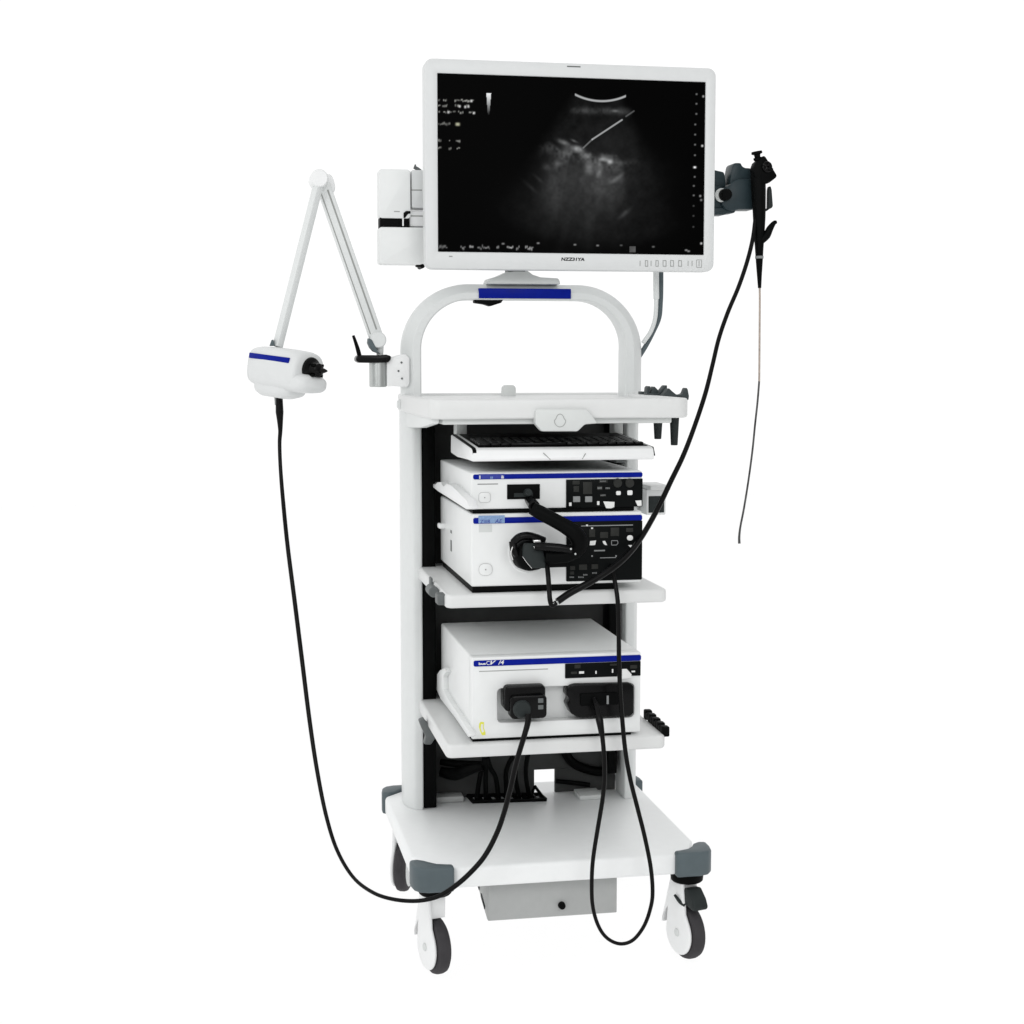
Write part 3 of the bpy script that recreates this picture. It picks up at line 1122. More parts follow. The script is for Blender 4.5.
for a_, b_, c_, d_ in ((543.5, 453, 550.5, 459.6), (585.8, 453.5, 582.5, 459.0)):
    p, q = at(a_, b_, KY - 0.0035), at(c_, d_, KY - 0.0035)
    outline(m, [(p.x, p.z), (q.x, q.z)], KY - 0.0012, 0.0019, 0.0012, False)
obj('grip_line', m, LINE, K)
m = MB()
for a_, b_ in ((456.5, 467), (614, 623)):
    x0, x1 = at(a_, 430, 0.285).x, at(b_, 430, 0.285).x
    m.box(x0, x1, 0.285, 0.33, kz(0.29) - 0.012, TZ0 - 0.011, 0.002)
obj('slide_bracket', m, PALE, K)
m = MB()
m.box(kx0 + 0.03, kx1 - 0.03, 0.05, 0.45, kzb - 0.004, kzb + 0.012, 0.002)
x0, x1, z0, z1 = rect(616, 459.5, 625, 463, 0.05)
m.box(x0, x1, 0.05, 0.12, z0, z1 + 0.003, 0.003)
obj('slide_plate', m, MIDG, K)

# ------------------------------------------------------------------ monitor
MY = 0.36
MX0, MX1, MZ0, MZ1 = -0.2412, 0.4650, 1.6000, 2.0840
SX0, SX1, SZ0, SZ1 = -0.2105, 0.4388, 1.6405, 2.0505
M = thing('monitor', 'large white framed monitor showing a dark ultrasound picture on top of the hoop', 'monitor', (0.04, 0.49, 1.566))
m = MB()
m.ring(rrect(MX0, MX1, MZ0, MZ1, 0.020, 8), rrect(SX0, SX1, SZ0, SZ1, 0.0015, 8), MY, MY + 0.045, 0.004, 50)
fr = obj('bezel', m, MONW, M, 40)
m = MB()
m.prism(rrect(MX0 + 0.002, MX1 - 0.002, MZ0 + 0.002, MZ1 - 0.002, 0.018, 8), 'y', MY + 0.030, MY + 0.055, 0.006, 3, 60)
m.prism(rrect(MX0 + 0.09, MX1 - 0.09, MZ0 + 0.06, MZ1 - 0.07, 0.03, 8), 'y', MY + 0.05, MY + 0.085, 0.010, 3, 60)
obj('rear_shell', m, MONW, M, 40)
# screen: a grid whose colours are worked out below, it glows
NX, NZ = 560, 350
xs = np.linspace(SX0, SX1, NX)
zs = np.linspace(SZ0, SZ1, NZ)
YS = MY + 0.003
gx, gz = np.meshgrid(xs, zs)
co_ = np.stack([gx, np.full_like(gx, YS), gz], -1).reshape(-1, 3)
U = (gx - SX0) / (SX1 - SX0)            # 0 left .. 1 right
Vv = (SZ1 - gz) / (SZ1 - SZ0)           # 0 top .. 1 bottom
# picture coordinates: 268 x 172 units
A = U * 268
B = Vv * 172
rng = np.random.default_rng(5)


def vnoise(x, y, s, seed):
    r = np.random.default_rng(seed)
    tab = r.random((128, 128))
    x, y = x / s + 40, y / s + 40
    xi, yi = np.floor(x).astype(int), np.floor(y).astype(int)
    fx, fy = x - xi, y - yi
    fx, fy = fx * fx * (3 - 2 * fx), fy * fy * (3 - 2 * fy)
    g = lambda i, j: tab[(yi + j) % 128, (xi + i) % 128]
    return (g(0, 0) * (1 - fx) + g(1, 0) * fx) * (1 - fy) + (g(0, 1) * (1 - fx) + g(1, 1) * fx) * fy


def sstep(a, b, x):
    t_ = np.clip((x - a) / (b - a), 0, 1)
    return t_ * t_ * (3 - 2 * t_)


def seg(x0, y0, x1, y1, w_):
    dx, dy = x1 - x0, y1 - y0
    t_ = np.clip(((A - x0) * dx + (B - y0) * dy) / (dx * dx + dy * dy), 0, 1)
    d = np.hypot(A - x0 - t_ * dx, B - y0 - t_ * dy)
    return 1 - sstep(w_ * 0.4, w_ * 1.3, d)


def blob(x, y, rx, ry, tilt=0.0):
    c, s = math.cos(tilt), math.sin(tilt)
    u, v_ = (A - x) * c + (B - y) * s, -(A - x) * s + (B - y) * c
    return np.exp(-((u / rx) ** 2 + (v_ / ry) ** 2))


I = np.zeros_like(A)
# transducer face: shallow arc
ax_, ay_ = 161.0, 15.0
arc_r = 60.0
d = np.abs(np.hypot(A - ax_, B - (21.8 - arc_r)) - arc_r)
I += 0.42 * (1 - sstep(0.4, 1.4, d)) * (np.abs(A - ax_) < 25.5) * (B > 8)
# sector
ang = np.arctan2(A - ax_, B + 30)
rad = np.hypot(A - ax_, B + 30)
sect = (1 - sstep(0.34, 0.56, np.abs(ang + 0.06))) * sstep(52, 55, rad) * (1 - sstep(185, 200, rad))
n1 = vnoise(A, B, 7, 1) * 0.5 + vnoise(A, B, 3, 2) * 0.3 + vnoise(A, B, 1.4, 3) * 0.2
I += sect * 0.0038 * (0.35 + n1)
# tissue layers below the transducer
layer = np.exp(-((B - 29 - 3 * vnoise(A, B * 0, 20, 9)) / 3.0) ** 2) * (1 - sstep(24, 34, np.abs(A - ax_)))
I += 0.035 * layer * (0.1 + 1.5 * n1)
I += 0.10 * blob(176, 31, 3, 1.2)
I += 0.005 * sect * (1 - sstep(30, 45, np.abs(B - 48))) * n1
# needle
I += 0.34 * seg(153, 59.5, 183, 39.5, 0.85) + 0.08 * seg(187, 36, 195, 30.5, 0.8) + 0.13 * seg(144, 68, 153, 59.5, 0.8)
I += 0.006 * blob(170, 58, 22, 14)
# bright pleura-like interface and the streaks under it
surf = 66 + 0.17 * (A - 118) + 3.2 * np.sin(A * 0.21) + 5 * (vnoise(A, B * 0, 9, 4) - 0.5)
side = sstep(96, 126, A) * (1 - sstep(160, 200, A))
n2 = vnoise(A, B, 5.5, 6) * 0.6 + vnoise(A, B, 2.4, 7) * 0.4
dB = np.clip(B - surf - 3, -99, 99)
I += 0.055 * side * np.exp(-(dB / np.where(dB < 0, 2.6, 9.0)) ** 2) * np.clip(n2 * 2.2 - 0.70, 0, 2)
st = vnoise(A * 1.0 - (B - 70) * 0.02 * (A - 161) * 0.25, B * 0.10, 5.0, 8)
I += 0.085 * side * sstep(-1, 5, B - surf) * np.exp(-np.clip(B - surf, 0, 300) / 26.0) * np.clip(st * 2.2 - 0.65, 0, 2) * (0.25 + 1.1 * n2)
for x, y, rx, ry, tl, a_ in ((124, 63, 5, 1.9, 0.35, .13), (138, 69, 5.5, 2.4, 0.2, .20), (135, 61.5, 3, 1.0, 0.4, .08), (165, 79, 5, 1.8, 0.15, .17), (171, 81, 2.6, 2.0, 0, .22), (146, 76, 5, 3, 0, .10), (128, 72, 5, 6, 0, .06), (146, 98, 17, 20, 0, .030), (118, 105, 14, 22, 0.2, .022), (166, 104, 14, 20, 0, .020), (140, 128, 34, 18, 0, .008),
                          (150, 88, 4, 5, 0, .09), (160, 90, 3, 7, 0, .10), (119, 84, 4, 3, -0.4, .06), (180, 96, 6, 1.8, -0.6, .06), (175, 100, 5, 2, -0.4, .05), (190, 81, 9, 2.6, -0.1, .012), (100, 100, 6, 1.5, 0.7, .014), (92, 108, 8, 1.8, 0.7, .010),
                          (186, 132, 7, 2, -0.7, .03), (108, 88, 4, 3, 0.2, .03)):
    I += a_ * blob(x, y, rx, ry, tl) * (0.6 + 0.8 * n2)
I += 0.007 * blob(195, 95, 26, 20) * (0.4 + n1) + 0.005 * blob(150, 130, 60, 34) * (0.5 + n1)
# grey scale wedge
wd = 2.3 - 1.5 * (B - 17.5) / 20
I += (np.abs(A - 50 + (B - 17) * 0.01) < np.clip(wd, 0, 9)) * (B > 17.5) * (B < 38) * (0.9 * np.clip(1 - (B - 17.5) / 22, 0, 1) ** 1.6)
TINT = np.stack([I, I * 1.02, I * 1.03], -1)


def speck(x, y, rx, ry, v_, col=(1, 1, 1)):
    b_ = np.exp(-(np.abs((A - x) / rx) ** 3 + np.abs((B - y) / ry) ** 3)) * v_
    for k in range(3):
        TINT[..., k] += b_ * col[k]


# blurred read-outs, upper left
for y, runs in ((25.3, ((0.5, 2), (5.5, 9), (16.5, 30.5), (31, 34))), (30.6, ((0, 3), (5, 9), (17, 18), (19.5, 22), (26.5, 30))),
                (36.7, ((1, 2), (6, 7.5), (9.5, 12.5), (15, 17), (20, 25), (31, 35.5))), (48.2, ((0.5, 12), )), (65.0, ((0.5, 4), (11, 12), (18, 21.5))), (71.4, ((0, 3), (11, 12.5), (18.5, 21)))):
    for x0, x1 in runs:
        x = x0
        while x < x1:
            speck(x + 0.5, y + rng.uniform(-0.8, 0.8), rng.uniform(0.4, 1.0), rng.uniform(0.5, 1.2), rng.uniform(0.05, 0.30), (1, 1, 0.94))
            x += rng.uniform(0.9, 1.7)
for x, y in ((21.5, 31), (27, 31.5), (30, 31), (10.5, 37.0), (33, 25.5), (35.5, 37)):
    speck(x, y, 1.0, 1.1, 0.5)
speck(19.5, 48.3, 1.9, 1.4, 0.45, (1, 1, 0.72))
# depth ticks on the right
for k, y in enumerate((12, 21.5, 31.5, 42, 52, 62, 72.5, 84.5, 94, 103, 112.5, 123, 133, 144)):
    speck(258 + (1 if y < 40 else 0) - 0.8 * (y > 100), y, 0.9, 0.8, 0.60 if k == 7 else (0.16 if k < 11 else 0.06))
    if k == 7:
        speck(258, y, 1.5, 1.0, 0.5)
for x, y, v_ in ((266, 14, 0.35), (265.5, 63, 0.6), (264, 113, 0.28), (265, 117, 0.2), (265.6, 160.5, 0.55)):
    speck(x, y, 1.0, 1.0, v_)
# bottom row
for x0, x1, v_ in ((0, 8, 0.10), (22, 26, 0.18), (31, 34, 0.30), (39, 50, 0.13), (57.5, 59, 0.2), (68, 74, 0.30), (77, 80, 0.25), (86, 93, 0.22)):
    x = x0
    while x < x1:
        speck(x + 0.5, 167.5 + rng.uniform(-1.3, 1.3), rng.uniform(0.4, 0.9), rng.uniform(0.6, 1.6), v_ * rng.uniform(0.6, 1.4))
        x += rng.uniform(0.9, 1.5)
for x, y, v_ in ((64, 163.5, .2), (99, 162.5, .22), (136, 163.5, .2), (159, 164, .2), (183, 163.5, .08), (216, 164.5, .12), (250, 167.5, .25), (252.5, 168.5, .25)):
    speck(x, y, 1.3, 0.8, v_)
TINT += (0.07 * (np.abs(A - 194.5) < 3.2) * (np.abs(B - 167.5) < 3.0) * (0.6 + n2))[..., None]
TINT = np.clip(TINT, 0, 1.0)
me = bpy.data.meshes.new('screen')
me.vertices.add(NX * NZ)
me.vertices.foreach_set('co', co_.astype(np.float32).ravel())
idx = np.arange(NX * NZ).reshape(NZ, NX)
q_ = np.stack([idx[:-1, :-1], idx[:-1, 1:], idx[1:, 1:], idx[1:, :-1]], -1).reshape(-1, 4)
nf = len(q_)
me.loops.add(nf * 4)
me.loops.foreach_set('vertex_index', q_.ravel().astype(np.int32))
me.polygons.add(nf)
me.polygons.foreach_set('loop_start', (np.arange(nf) * 4).astype(np.int32))
me.update(calc_edges=True)
at_ = me.color_attributes.new('picture', 'FLOAT_COLOR', 'POINT')
cc = np.ones((NX * NZ, 4), np.float32)
cc[:, :3] = TINT.reshape(-1, 3)
at_.data.foreach_set('color', cc.ravel())
sm_ = bpy.data.materials.new('lit_screen')
sm_.use_nodes = True
b = sm_.node_tree.nodes['Principled BSDF']
b.inputs['Base Color'].default_value = (0.001, 0.001, 0.001, 1)
b.inputs['Roughness'].default_value = 0.35
b.inputs['Specular IOR Level'].default_value = 0.01
an = sm_.node_tree.nodes.new('ShaderNodeAttribute')
an.attribute_name = 'picture'
sm_.node_tree.links.new(an.outputs['Color'], b.inputs['Emission Color'])
b.inputs['Emission Strength'].default_value = 1.0
me.materials.append(sm_)
link('screen', me, M, 0)
lg = text('logo', 'NZZ31YA', at(561.2, 262, MY).x, at(573, 260.9, MY).z, MY, 0.0078, BLACK, fr, w=at(584.5, 262, MY).x - at(561.2, 262, MY).x, shear=0.12, bold=0.035)
m = MB()
x0, x1, z0, z1 = rect(567, 66, 580.5, 67.2, MY)
m.box(x0, x1, MY - 0.0006, MY + 0.002, z0, z1, 0.0003)
obj('sensor_slot', m, MIDG, fr)
m = MB()
for x_, w_ in ((646.5, 2.4), (657, 2.4), (664.5, 3), (672, 3), (680, 3)):
    outline(m, [(p.x, p.z) for p in (at(x_ - w_ / 2, 260.5, MY), at(x_ + w_ / 2, 260.6, MY), at(x_ + w_ / 2, 266.4, MY), at(x_ - w_ / 2, 266.3, MY))], MY, 0.0015, 0.0006)
for x_ in (640, 651, 688, 692, 699):
    pxrect(m, x_ - 0.3, 260.8, x_ + 0.4, 266, MY, 0.0004, 0, 0)
obj('menu_print', m, LINE, fr)
m = MB()
outline(m, rrect(*[v_ for v_ in (at(696.5, 264, MY).x, at(701.5, 264, MY).x, at(699, 267.5, MY).z, at(699, 259.8, MY).z)], 0.001, 2), MY, 0.0011, 0.0006)
pxrect(m, 449, 255.8, 452.5, 257, MY, 0.0004, 0, 0)
obj('power_print', m, LINE, fr)
m = MB()
ft = [(488, 284.0), (490, 278.3), (499, 276), (508.5, 271.5), (514, 270), (527, 270), (533, 274.5), (541, 277.2), (559, 278.2), (561, 284.4)]
m.plate([at(a_, b_, 0.452) for a_, b_ in ft], 0.452, 0.535, 0.004)
obj('stand_foot', m, PALE, M)
m = MB()
x0, x1, z0, z1 = rect(508, 255, 526, 273, 0.455)
m.box(x0, x1, 0.452, 0.50, z0, z1 + 0.12, 0.004)
m.box(x0 - 0.03, x1 + 0.03, MY + 0.075, 0.47, z1 + 0.06, z1 + 0.16, 0.006)
obj('stand_neck', m, MIDG, M)

# ------------------------------------------------------------------ two-part box behind the monitor's left side
WY = 0.47
WB = thing('adapter_box', 'pale two-part box with a black band, half behind the monitor', 'box', (at(400, 265, WY).x, WY + 0.04, at(400, 265, WY).z))


def wbox(name, a, b_, c_, d_, y0, y1, r, m_, par=None):
    x0, x1, z0, z1 = rect(a, b_, c_, d_, y0)
    t_ = MB()
    t_.prism(rrect(x0, x1, z0, z1, r, 6), 'y', y0, y1, 0.003, 2, 40)
    return obj(name, t_, m_, par or WB)


wbox('upper_case', 379, 169, 410.6, 218.3, WY, WY + 0.05, 0.008, PLAST)
wbox('side_case', 411.6, 170, 432, 208, WY + 0.006, WY + 0.09, 0.004, MONW)
wbox('core', 380, 217.5, 409.3, 228, WY + 0.003, WY + 0.048, 0.002, BLACK)
wbox('band_tab', 402.3, 216.5, 403.8, 226, WY + 0.002, WY + 0.02, 0.0005, BRIGHT)
wbox('hinge_plate', 409.5, 211, 434, 226.5, WY + 0.012, WY + 0.08, 0.003, BRIGHT)
lc = wbox('lower_case', 379, 227.2, 434, 264.5, WY, WY + 0.05, 0.008, PLAST)
m = MB()
x0, x1, z0, z1 = rect(411, 189.5, 422, 190.6, WY + 0.006)
m.box(x0, x1, WY + 0.0052, WY + 0.01, z0, z1, 0.0003)
x0, x1, z0, z1 = rect(410, 215.4, 423, 216.6, WY + 0.012)
m.box(x0, x1, WY + 0.0112, WY + 0.02, z0, z1, 0.0003)
x0, x1, z0, z1 = rect(394, 211.0, 399.7, 212.0, WY)
m.box(x0, x1, WY - 0.0005, WY + 0.01, z0, z1, 0.0002)
obj('seam_line', m, LINE, WB)
m = MB()
m.plate([at(a_, b_, WY) for a_, b_ in ((403.5, 213), (406, 211), (410.5, 211), (410.5, 213.5), (408, 214), (405, 218), (403.5, 218))], WY - 0.002, WY + 0.03, 0.001)
obj('latch', m, BLACK, WB)
m = MB()
p = at(421, 266.5, WY + 0.03)
m.cyl((p.x, WY, p.z), (p.x, WY + 0.06, p.z), 0.0058, 0.0058, 20, 0.002)
m.obox((p.x - 0.008, WY + 0.02, p.z + 0.001), (1, 0, 0), (0, 1, 0), (0, 0, 1), 0.006, 0.01, 0.003, 0.001)
obj('lock_knob', m, BLACK, lc)
m = MB()
m.tube([at(414, 167, WY + 0.03), at(418, 169.5, WY + 0.03), at(422, 174, WY + 0.03), at(424, 181, WY + 0.03), at(428, 192, WY + 0.03)], [0.004, 0.005, 0.006, 0.006, 0.006], 10, 6)
m.tube([at(414.5, 168.5, WY + 0.03), at(415.5, 164.5, WY + 0.03)], [0.003, 0.002], 8, 0)
obj('hose_stub', m, MIDG, WB)
m = MB()                                                            # arm to the rear of the monitor
x0, x1, z0, z1 = rect(440, 200, 480, 245, WY + 0.01)
m.box(x0 - 0.02, x1, MY + 0.086, WY + 0.05, z0, z1, 0.004)
obj('mounting_arm', m, MONW, WB)

# ------------------------------------------------------------------ endoscope hanger on its pole
HYY = 0.50
HG = thing('scope_hanger', 'dark slate hanger head on a bent grey pole, holding the endoscope', 'hanger', (OX1, HYY, at(640, 354, HYY).z))
m = MB()
pp = [(637, 360), (646, 345.5), (653, 332), (659, 318), (660.5, 303), (661, 288), (661, 260), (661, 225), (664, 205), (675, 196), (695, 193), (722, 193)]
m.tube([at(a_, b_, HYY - (0.06 if i > 9 else 0)) for i, (a_, b_) in enumerate(pp)], 0.0062, 12, 6)
obj('pole', m, TEAL, HG)
m = MB()
m.tube([at(643, 343, HYY - 0.012), at(651, 331, HYY - 0.012), at(655.3, 317, HYY - 0.012), at(656.3, 298, HYY - 0.012)], 0.0055, 12, 6)
m.tube([at(656.3, 299, HYY - 0.012), at(656.0, 280, HYY - 0.012), at(656, 255, HYY - 0.012)], 0.0075, 12, 6)
obj('pole_sleeve', m, WHITE, HG)
hy = 0.42
m = MB()
m.plate([at(a_, b_, hy) for a_, b_ in ((729, 186), (733, 181), (738, 178.6), (755, 178.6), (755, 209.5), (739, 209.5), (733, 211), (726, 209.5), (722, 205), (722, 188))], hy, hy + 0.055, 0.005)
hb = obj('hanger_block', m, HANG, HG)
m = MB()
m.plate([at(a_, b_, hy) for a_, b_ in ((730.5, 184), (732, 172), (733.5, 164.5), (735.5, 162.5), (742, 162.5), (743.3, 166), (746.5, 167.5), (752, 167.8), (752, 181), (738, 181))], hy + 0.006, hy + 0.06, 0.004)
obj('rest_lug', m, HANG, HG)
m = MB()
m.plate([at(a_, b_, hy) for a_, b_ in ((706, 168), (716, 168.6), (727, 171), (728, 176), (729, 186), (718, 188), (706, 188))], hy + 0.02, hy + 0.07, 0.004)
obj('rest_lug', m, HANG, HG)
m = MB()
m.plate([at(a_, b_, hy) for a_, b_ in ((706, 207), (728, 207), (737, 209.5), (736, 212.5), (728, 213.5), (725, 214.6), (706, 214.6))], hy + 0.008, hy + 0.055, 0.003)
m.plate([at(a_, b_, hy) for a_, b_ in ((706, 184), (724, 186), (724, 208), (706, 208))], hy + 0.012, hy + 0.06, 0.003)
obj('arm_link', m, HANG, HG)
m = MB()
p = at(721, 195, hy)
m.lathe([(0.015, 0.0), (0.017, 0.004), (0.017, 0.010), (0.015, 0.012), (0.0, 0.012)], (p.x + 0.003, hy + 0.012, p.z), (0, -1, 0), 32)
obj('knob_ring', m, PALE, hb)
m = MB()
p = at(724.5, 195, hy)
m.cyl((p.x, hy + 0.01, p.z), (p.x, hy - 0.02, p.z), 0.0155, 0.014, 28, 0.003)
obj('lock_knob', m, BLACK, hb)

# ------------------------------------------------------------------ endoscope
EY = 0.40
EN = thing('endoscope', 'black flexible endoscope hanging beside the monitor, its thick cord plugged into the middle unit', 'endoscope', at(759, 290, EY))
cz = lambda a_, b_, y=EY: at(a_, b_, y)
m = MB()
pts = [cz(758, 166), cz(758, 176), cz(758.5, 190), cz(759, 205), cz(759.2, 218), cz(759.2, 232), cz(759.2, 246), cz(759.3, 262), cz(759.4, 275), cz(759.6, 288)]
m.tube(pts, [0.014, 0.0185, 0.0180, 0.0165, 0.0155, 0.0135, 0.0110, 0.0085, 0.0062, 0.0042], 24, 4)
obj('control_body', m, BLACK, EN)
m = MB()
m.tube([cz(759.3, 256), cz(759.3, 258.6)], 0.0105, 20, 0)
obj('boot_ring', m, GREYP, EN)
m = MB()
m.plate([cz(a_, b_) for a_, b_ in ((751, 169), (753, 163.5), (757, 160), (762.5, 155.5), (766, 161), (770, 167.5), (775.8, 177), (770, 181.5), (766, 184.5), (760, 184), (752, 178))], EY - 0.018, EY + 0.014, 0.006)
obj('head', m, BLACK, EN)
m = MB()
p = cz(756, 154.5)
m.lathe([(0, 0), (0.0125, 0), (0.0135, 0.002), (0.0135, 0.006), (0.008, 0.008), (0.007, 0.014), (0.011, 0.016), (0.010, 0.022), (0, 0.022)], (p.x, EY - 0.004, p.z + 0.007), (0.18, 0, -1), 28)
obj('valve_cap', m, BLACK, EN)
m = MB()
p = cz(765.5, 168)
m.lathe([(0, 0), (0.012, 0), (0.014, 0.003), (0.014, 0.006), (0.012, 0.008), (0, 0.008)], (p.x - 0.004, EY - 0.016, p.z), (0.2, -1, 0.1), 24)
m.obox((p.x - 0.003, EY - 0.024, p.z), (0.85, 0, -0.5), (0, 1, 0), (0.5, 0, 0.85), 0.015, 0.003, 0.004, 0.002)
m.obox((p.x - 0.003, EY - 0.024, p.z), (0.5, 0, 0.85), (0, 1, 0), (0.85, 0, -0.5), 0.012, 0.003, 0.004, 0.002)
obj('angle_knob', m, GLOSSB, EN)
m = MB()
m.plate([cz(a_, b_) for a_, b_ in ((768.3, 209.5), (768.6, 190), (769.5, 186.2), (771, 186.2), (772, 190), (773.2, 206), (772, 208))], EY + 0.0, EY + 0.016, 0.002)
m.tube([cz(770, 207, EY + 0.008), cz(766, 210, EY + 0.008), cz(761, 212, EY + 0.005)], 0.003, 8, 3)
obj('angle_lever', m, DKG, EN)
m = MB()
m.tube([cz(761, 241, EY - 0.003), cz(766.5, 235.5, EY - 0.004), cz(770, 228.5, EY - 0.006), cz(774, 223.0, EY - 0.006), cz(776.5, 222, EY - 0.006)], [0.009, 0.010, 0.0085, 0.0055, 0.004], 16, 5)
obj('channel_port', m, BLACK, EN)
m = MB()
ip = [(759.6, 285), (759.8, 300), (759.6, 330), (759.4, 360), (759.2, 382)]
m.tube([cz(*q) for q in ip], 0.0026, 12, 6)
obj('insertion_tube_upper', m, BEIGE, EN)
m = MB()
ip = [(759.2, 381), (757.5, 402), (755, 425), (752.5, 450), (748.5, 480), (744, 508), (740.5, 526), (739.3, 536), (739.3, 543.5)]
m.tube([cz(*q) for q in ip], [0.0026] * 7 + [0.0030, 0.0034], 12, 6)
obj('insertion_tube', m, TUBE, EN)
m = MB()
cp = [(756.5, 205, .405), (755, 222, .395), (752.5, 240, .385), (747, 262, .36), (738.5, 287, .33), (728, 312, .30), (719, 338, .27), (712.5, 365, .24), (705.5, 393, .21), (695, 425, .18), (683.5, 455, .14), (671, 481, .10), (657.5, 509, .06), (642.5, 535.5, .015), (629, 553.5, -.025), (614, 567, -.05), (592, 581, -.06), (570, 593, -.065), (557.5, 601.5, -.07)]
m.tube([at(*q) for q in cp], [0.0052] * 8 + [0.0055] * 2 + [0.0058, 0.006, 0.0062, 0.0064, 0.0066, 0.007, 0.0074, 0.0078, 0.0076], 14, 8)
cord = obj('universal_cord', m, CABLE, EN)
m = MB()
p = at(555.5, 603.2, -.07)
m.obox(p, (0.9, 0, 0.43), (0, 1, 0), (-0.43, 0, 0.9), 0.0065, 0.0045, 0.0035, 0.001)
obj('cord_clip', m, ALU, cord)
m = MB()
m.tube([at(556.5, 602.5, -.07), at(552, 605, -.07), at(550, 600, -.07), at(549.2, 590, -.065), at(548.3, 578, -.06), at(547.5, 569, -.05), at(547.0, 561, -.04)], [0.0055] * 7, 12, 7)
obj('connector_tail', m, CABLE, EN)
# scope connector in the round socket
cxz = at(526, 553, DY)
m = MB()
m.loft([(0.0, 0.036, 0.034, 2.4, 0, 0), (0.02, 0.036, 0.034, 2.4, 0, 0), (0.035, 0.033, 0.032, 2.6, 0, 0), (0.040, 0.026, 0.026, 2.6, 0, 0)], (cxz.x, DY - 0.014, cxz.z), (0.15, -1, 0.0), (0, 0, 1), 36)
con = obj('connector_body', m, BLACK, EN, 50)
m = MB()
m.plate([at(a_, b_, -0.045) for a_, b_ in ((524, 544), (526, 543.3), (541, 543.5), (545, 560), (545, 568), (531.5, 568), (522.5, 556.5), (522.5, 550))], -0.052, -0.020, 0.003)
obj('connector_face', m, DKG, con)
m = MB()
for q in (((512.5, 547), (511, 553), (513, 560)), ((522.7, 556.5), (527, 562.5), (532, 568.2))):
    m.tube([at(a_, b_, -0.046) for a_, b_ in q], 0.0011, 8, 4)
m.plate([at(a_, b_, -0.05) for a_, b_ in ((533, 540), (540, 539.8), (541, 543), (533.5, 542.5))], -0.054, -0.04, 0.001)
m.plate([at(a_, b_, -0.05) for a_, b_ in ((533, 546), (536, 546), (537.5, 549), (534, 548))], -0.054, -0.04, 0.0008)
obj('trim_line', m, CHROME, con)
m = MB()
m.tube([at(513, 542.5, -0.03), at(519, 537.5, -0.035), at(527, 535.8, -0.035), at(536, 537.5, -0.035), at(544, 540.5, -0.03)], [0.008, 0.009, 0.009, 0.008, 0.008], 14, 6)
m.tube([at(512.5, 541.5, -0.03), at(514, 549, -0.035), at(517, 556, -0.035)], [0.008, 0.009, 0.006], 14, 5)
obj('connector_grip', m, GLOSSB, con)

# ------------------------------------------------------------------ video pigtail from top socket to the scope connector
VC = thing('video_cable', 'fat black pigtail cable bent between the short socket and round scope connector', 'cable', at(560, 545, -0.03))
m = MB()
m.cyl(at(529, 499, DY + 0.004), at(534.5, 506.5, -0.045), 0.0105, 0.0125, 24, 0.003)
obj('plug', m, GLOSSB, VC)
m = MB()
p = at(527, 492, DY)
m.cyl((p.x, DY + 0.002, p.z), (p.x, DY - 0.022, p.z), 0.0085, 0.008, 20, 0.002)
m.tube([at(526, 491.6, DY - 0.022), at(529, 491.6, DY - 0.022)], 0.0016, 8, 0)
obj('plug_lock', m, DKG, VC)
m = MB()
m.tube([at(532, 508, -.050), at(540, 512.5, -.055), at(552, 519, -.060), at(563, 525.0, -.063), at(573, 531.5, -.066), at(579, 539.5, -.066), at(578, 548, -.062), at(568, 554.5, -.056), at(556, 556.5, -.052), at(545, 556, -.05)],
       [0.0140, 0.0155, 0.0155, 0.0160, 0.0180, 0.0185, 0.0175, 0.0165, 0.0160, 0.0150], 20, 8)
obj('pigtail', m, BLACK, VC)
m = MB()
m.tube([at(535, 546.5, -.060), at(545, 546.8, -.066), at(560, 548.0, -.070), at(572, 550, -.072)], [0.0085, 0.0095, 0.0095, 0.0085], 14, 6)
obj('side_lever', m, GLOSSB, VC)
m = MB()
m.box(at(545, 560, -.04).x, at(567, 560, -.04).x, -.050, -.015, at(556, 567, -.04).z, at(556, 557, -.04).z, 0.004)
obj('connector_block', m, BLACK, VC)
m = MB()
for a_, b_ in ((571, 549), (575.5, 554)):
    p = at(a_, b_, -0.082)
    m.lathe([(0, 0), (0.0022, 0), (0.0022, 0.004), (0, 0.005)], (p.x, -0.078, p.z), (0, -1, 0), 12)
obj('lock_pin', m, ALU, VC)

# ------------------------------------------------------------------ looped lead on the right of the ultrasound unit
LC = thing('looped_lead', 'black lead hanging in a narrow loop below the base, from ultrasound socket to middle unit', 'cable', at(620, 944, -0.07))
m = MB()
lp = [(594, 700, .0), (597.5, 709, -.025), (600, 722, -.04), (602.5, 738, -.05), (604.3, 760, -.06), (604.4, 780, -.065), (602.5, 800, -.07), (597.5, 830, -.075), (593.2, 858, -.075), (591.8, 880, -.075), (592.6, 905, -.075), (598, 925, -.075), (607, 938, -.075), (620, 943.8, -.075), (633, 940, -.075), (644, 926, -.075), (650.5, 908, -.075), (652.6, 892, -.075), (650.8, 868, -.075),
      (645, 838, -.07), (637.5, 808, -.065), (630.5, 780, -.06), (625.5, 752, -.055), (622.3, 720, -.05), (620.2, 690, -.045), (619, 660, -.04), (618.7, 630, -.035), (618, 605, -.03), (616, 588, -.022), (613, 573, -.008), (611.5, 566, .008)]
m.tube([at(*q) for q in lp], [0.0052 - 0.0012 * math.exp(-((i - 13) / 5) ** 2) for i in range(len(lp))], 12, 7)
obj('lead', m, CABLE, LC)
m = MB()
m.tube([at(594, 698.5, -.008), at(597, 708, -.027), at(599.5, 720, -.042), at(602, 735, -.052)], [0.0055, 0.0075, 0.0085, 0.0062], 14, 6)
obj('strain_relief', m, GLOSSB, LC)

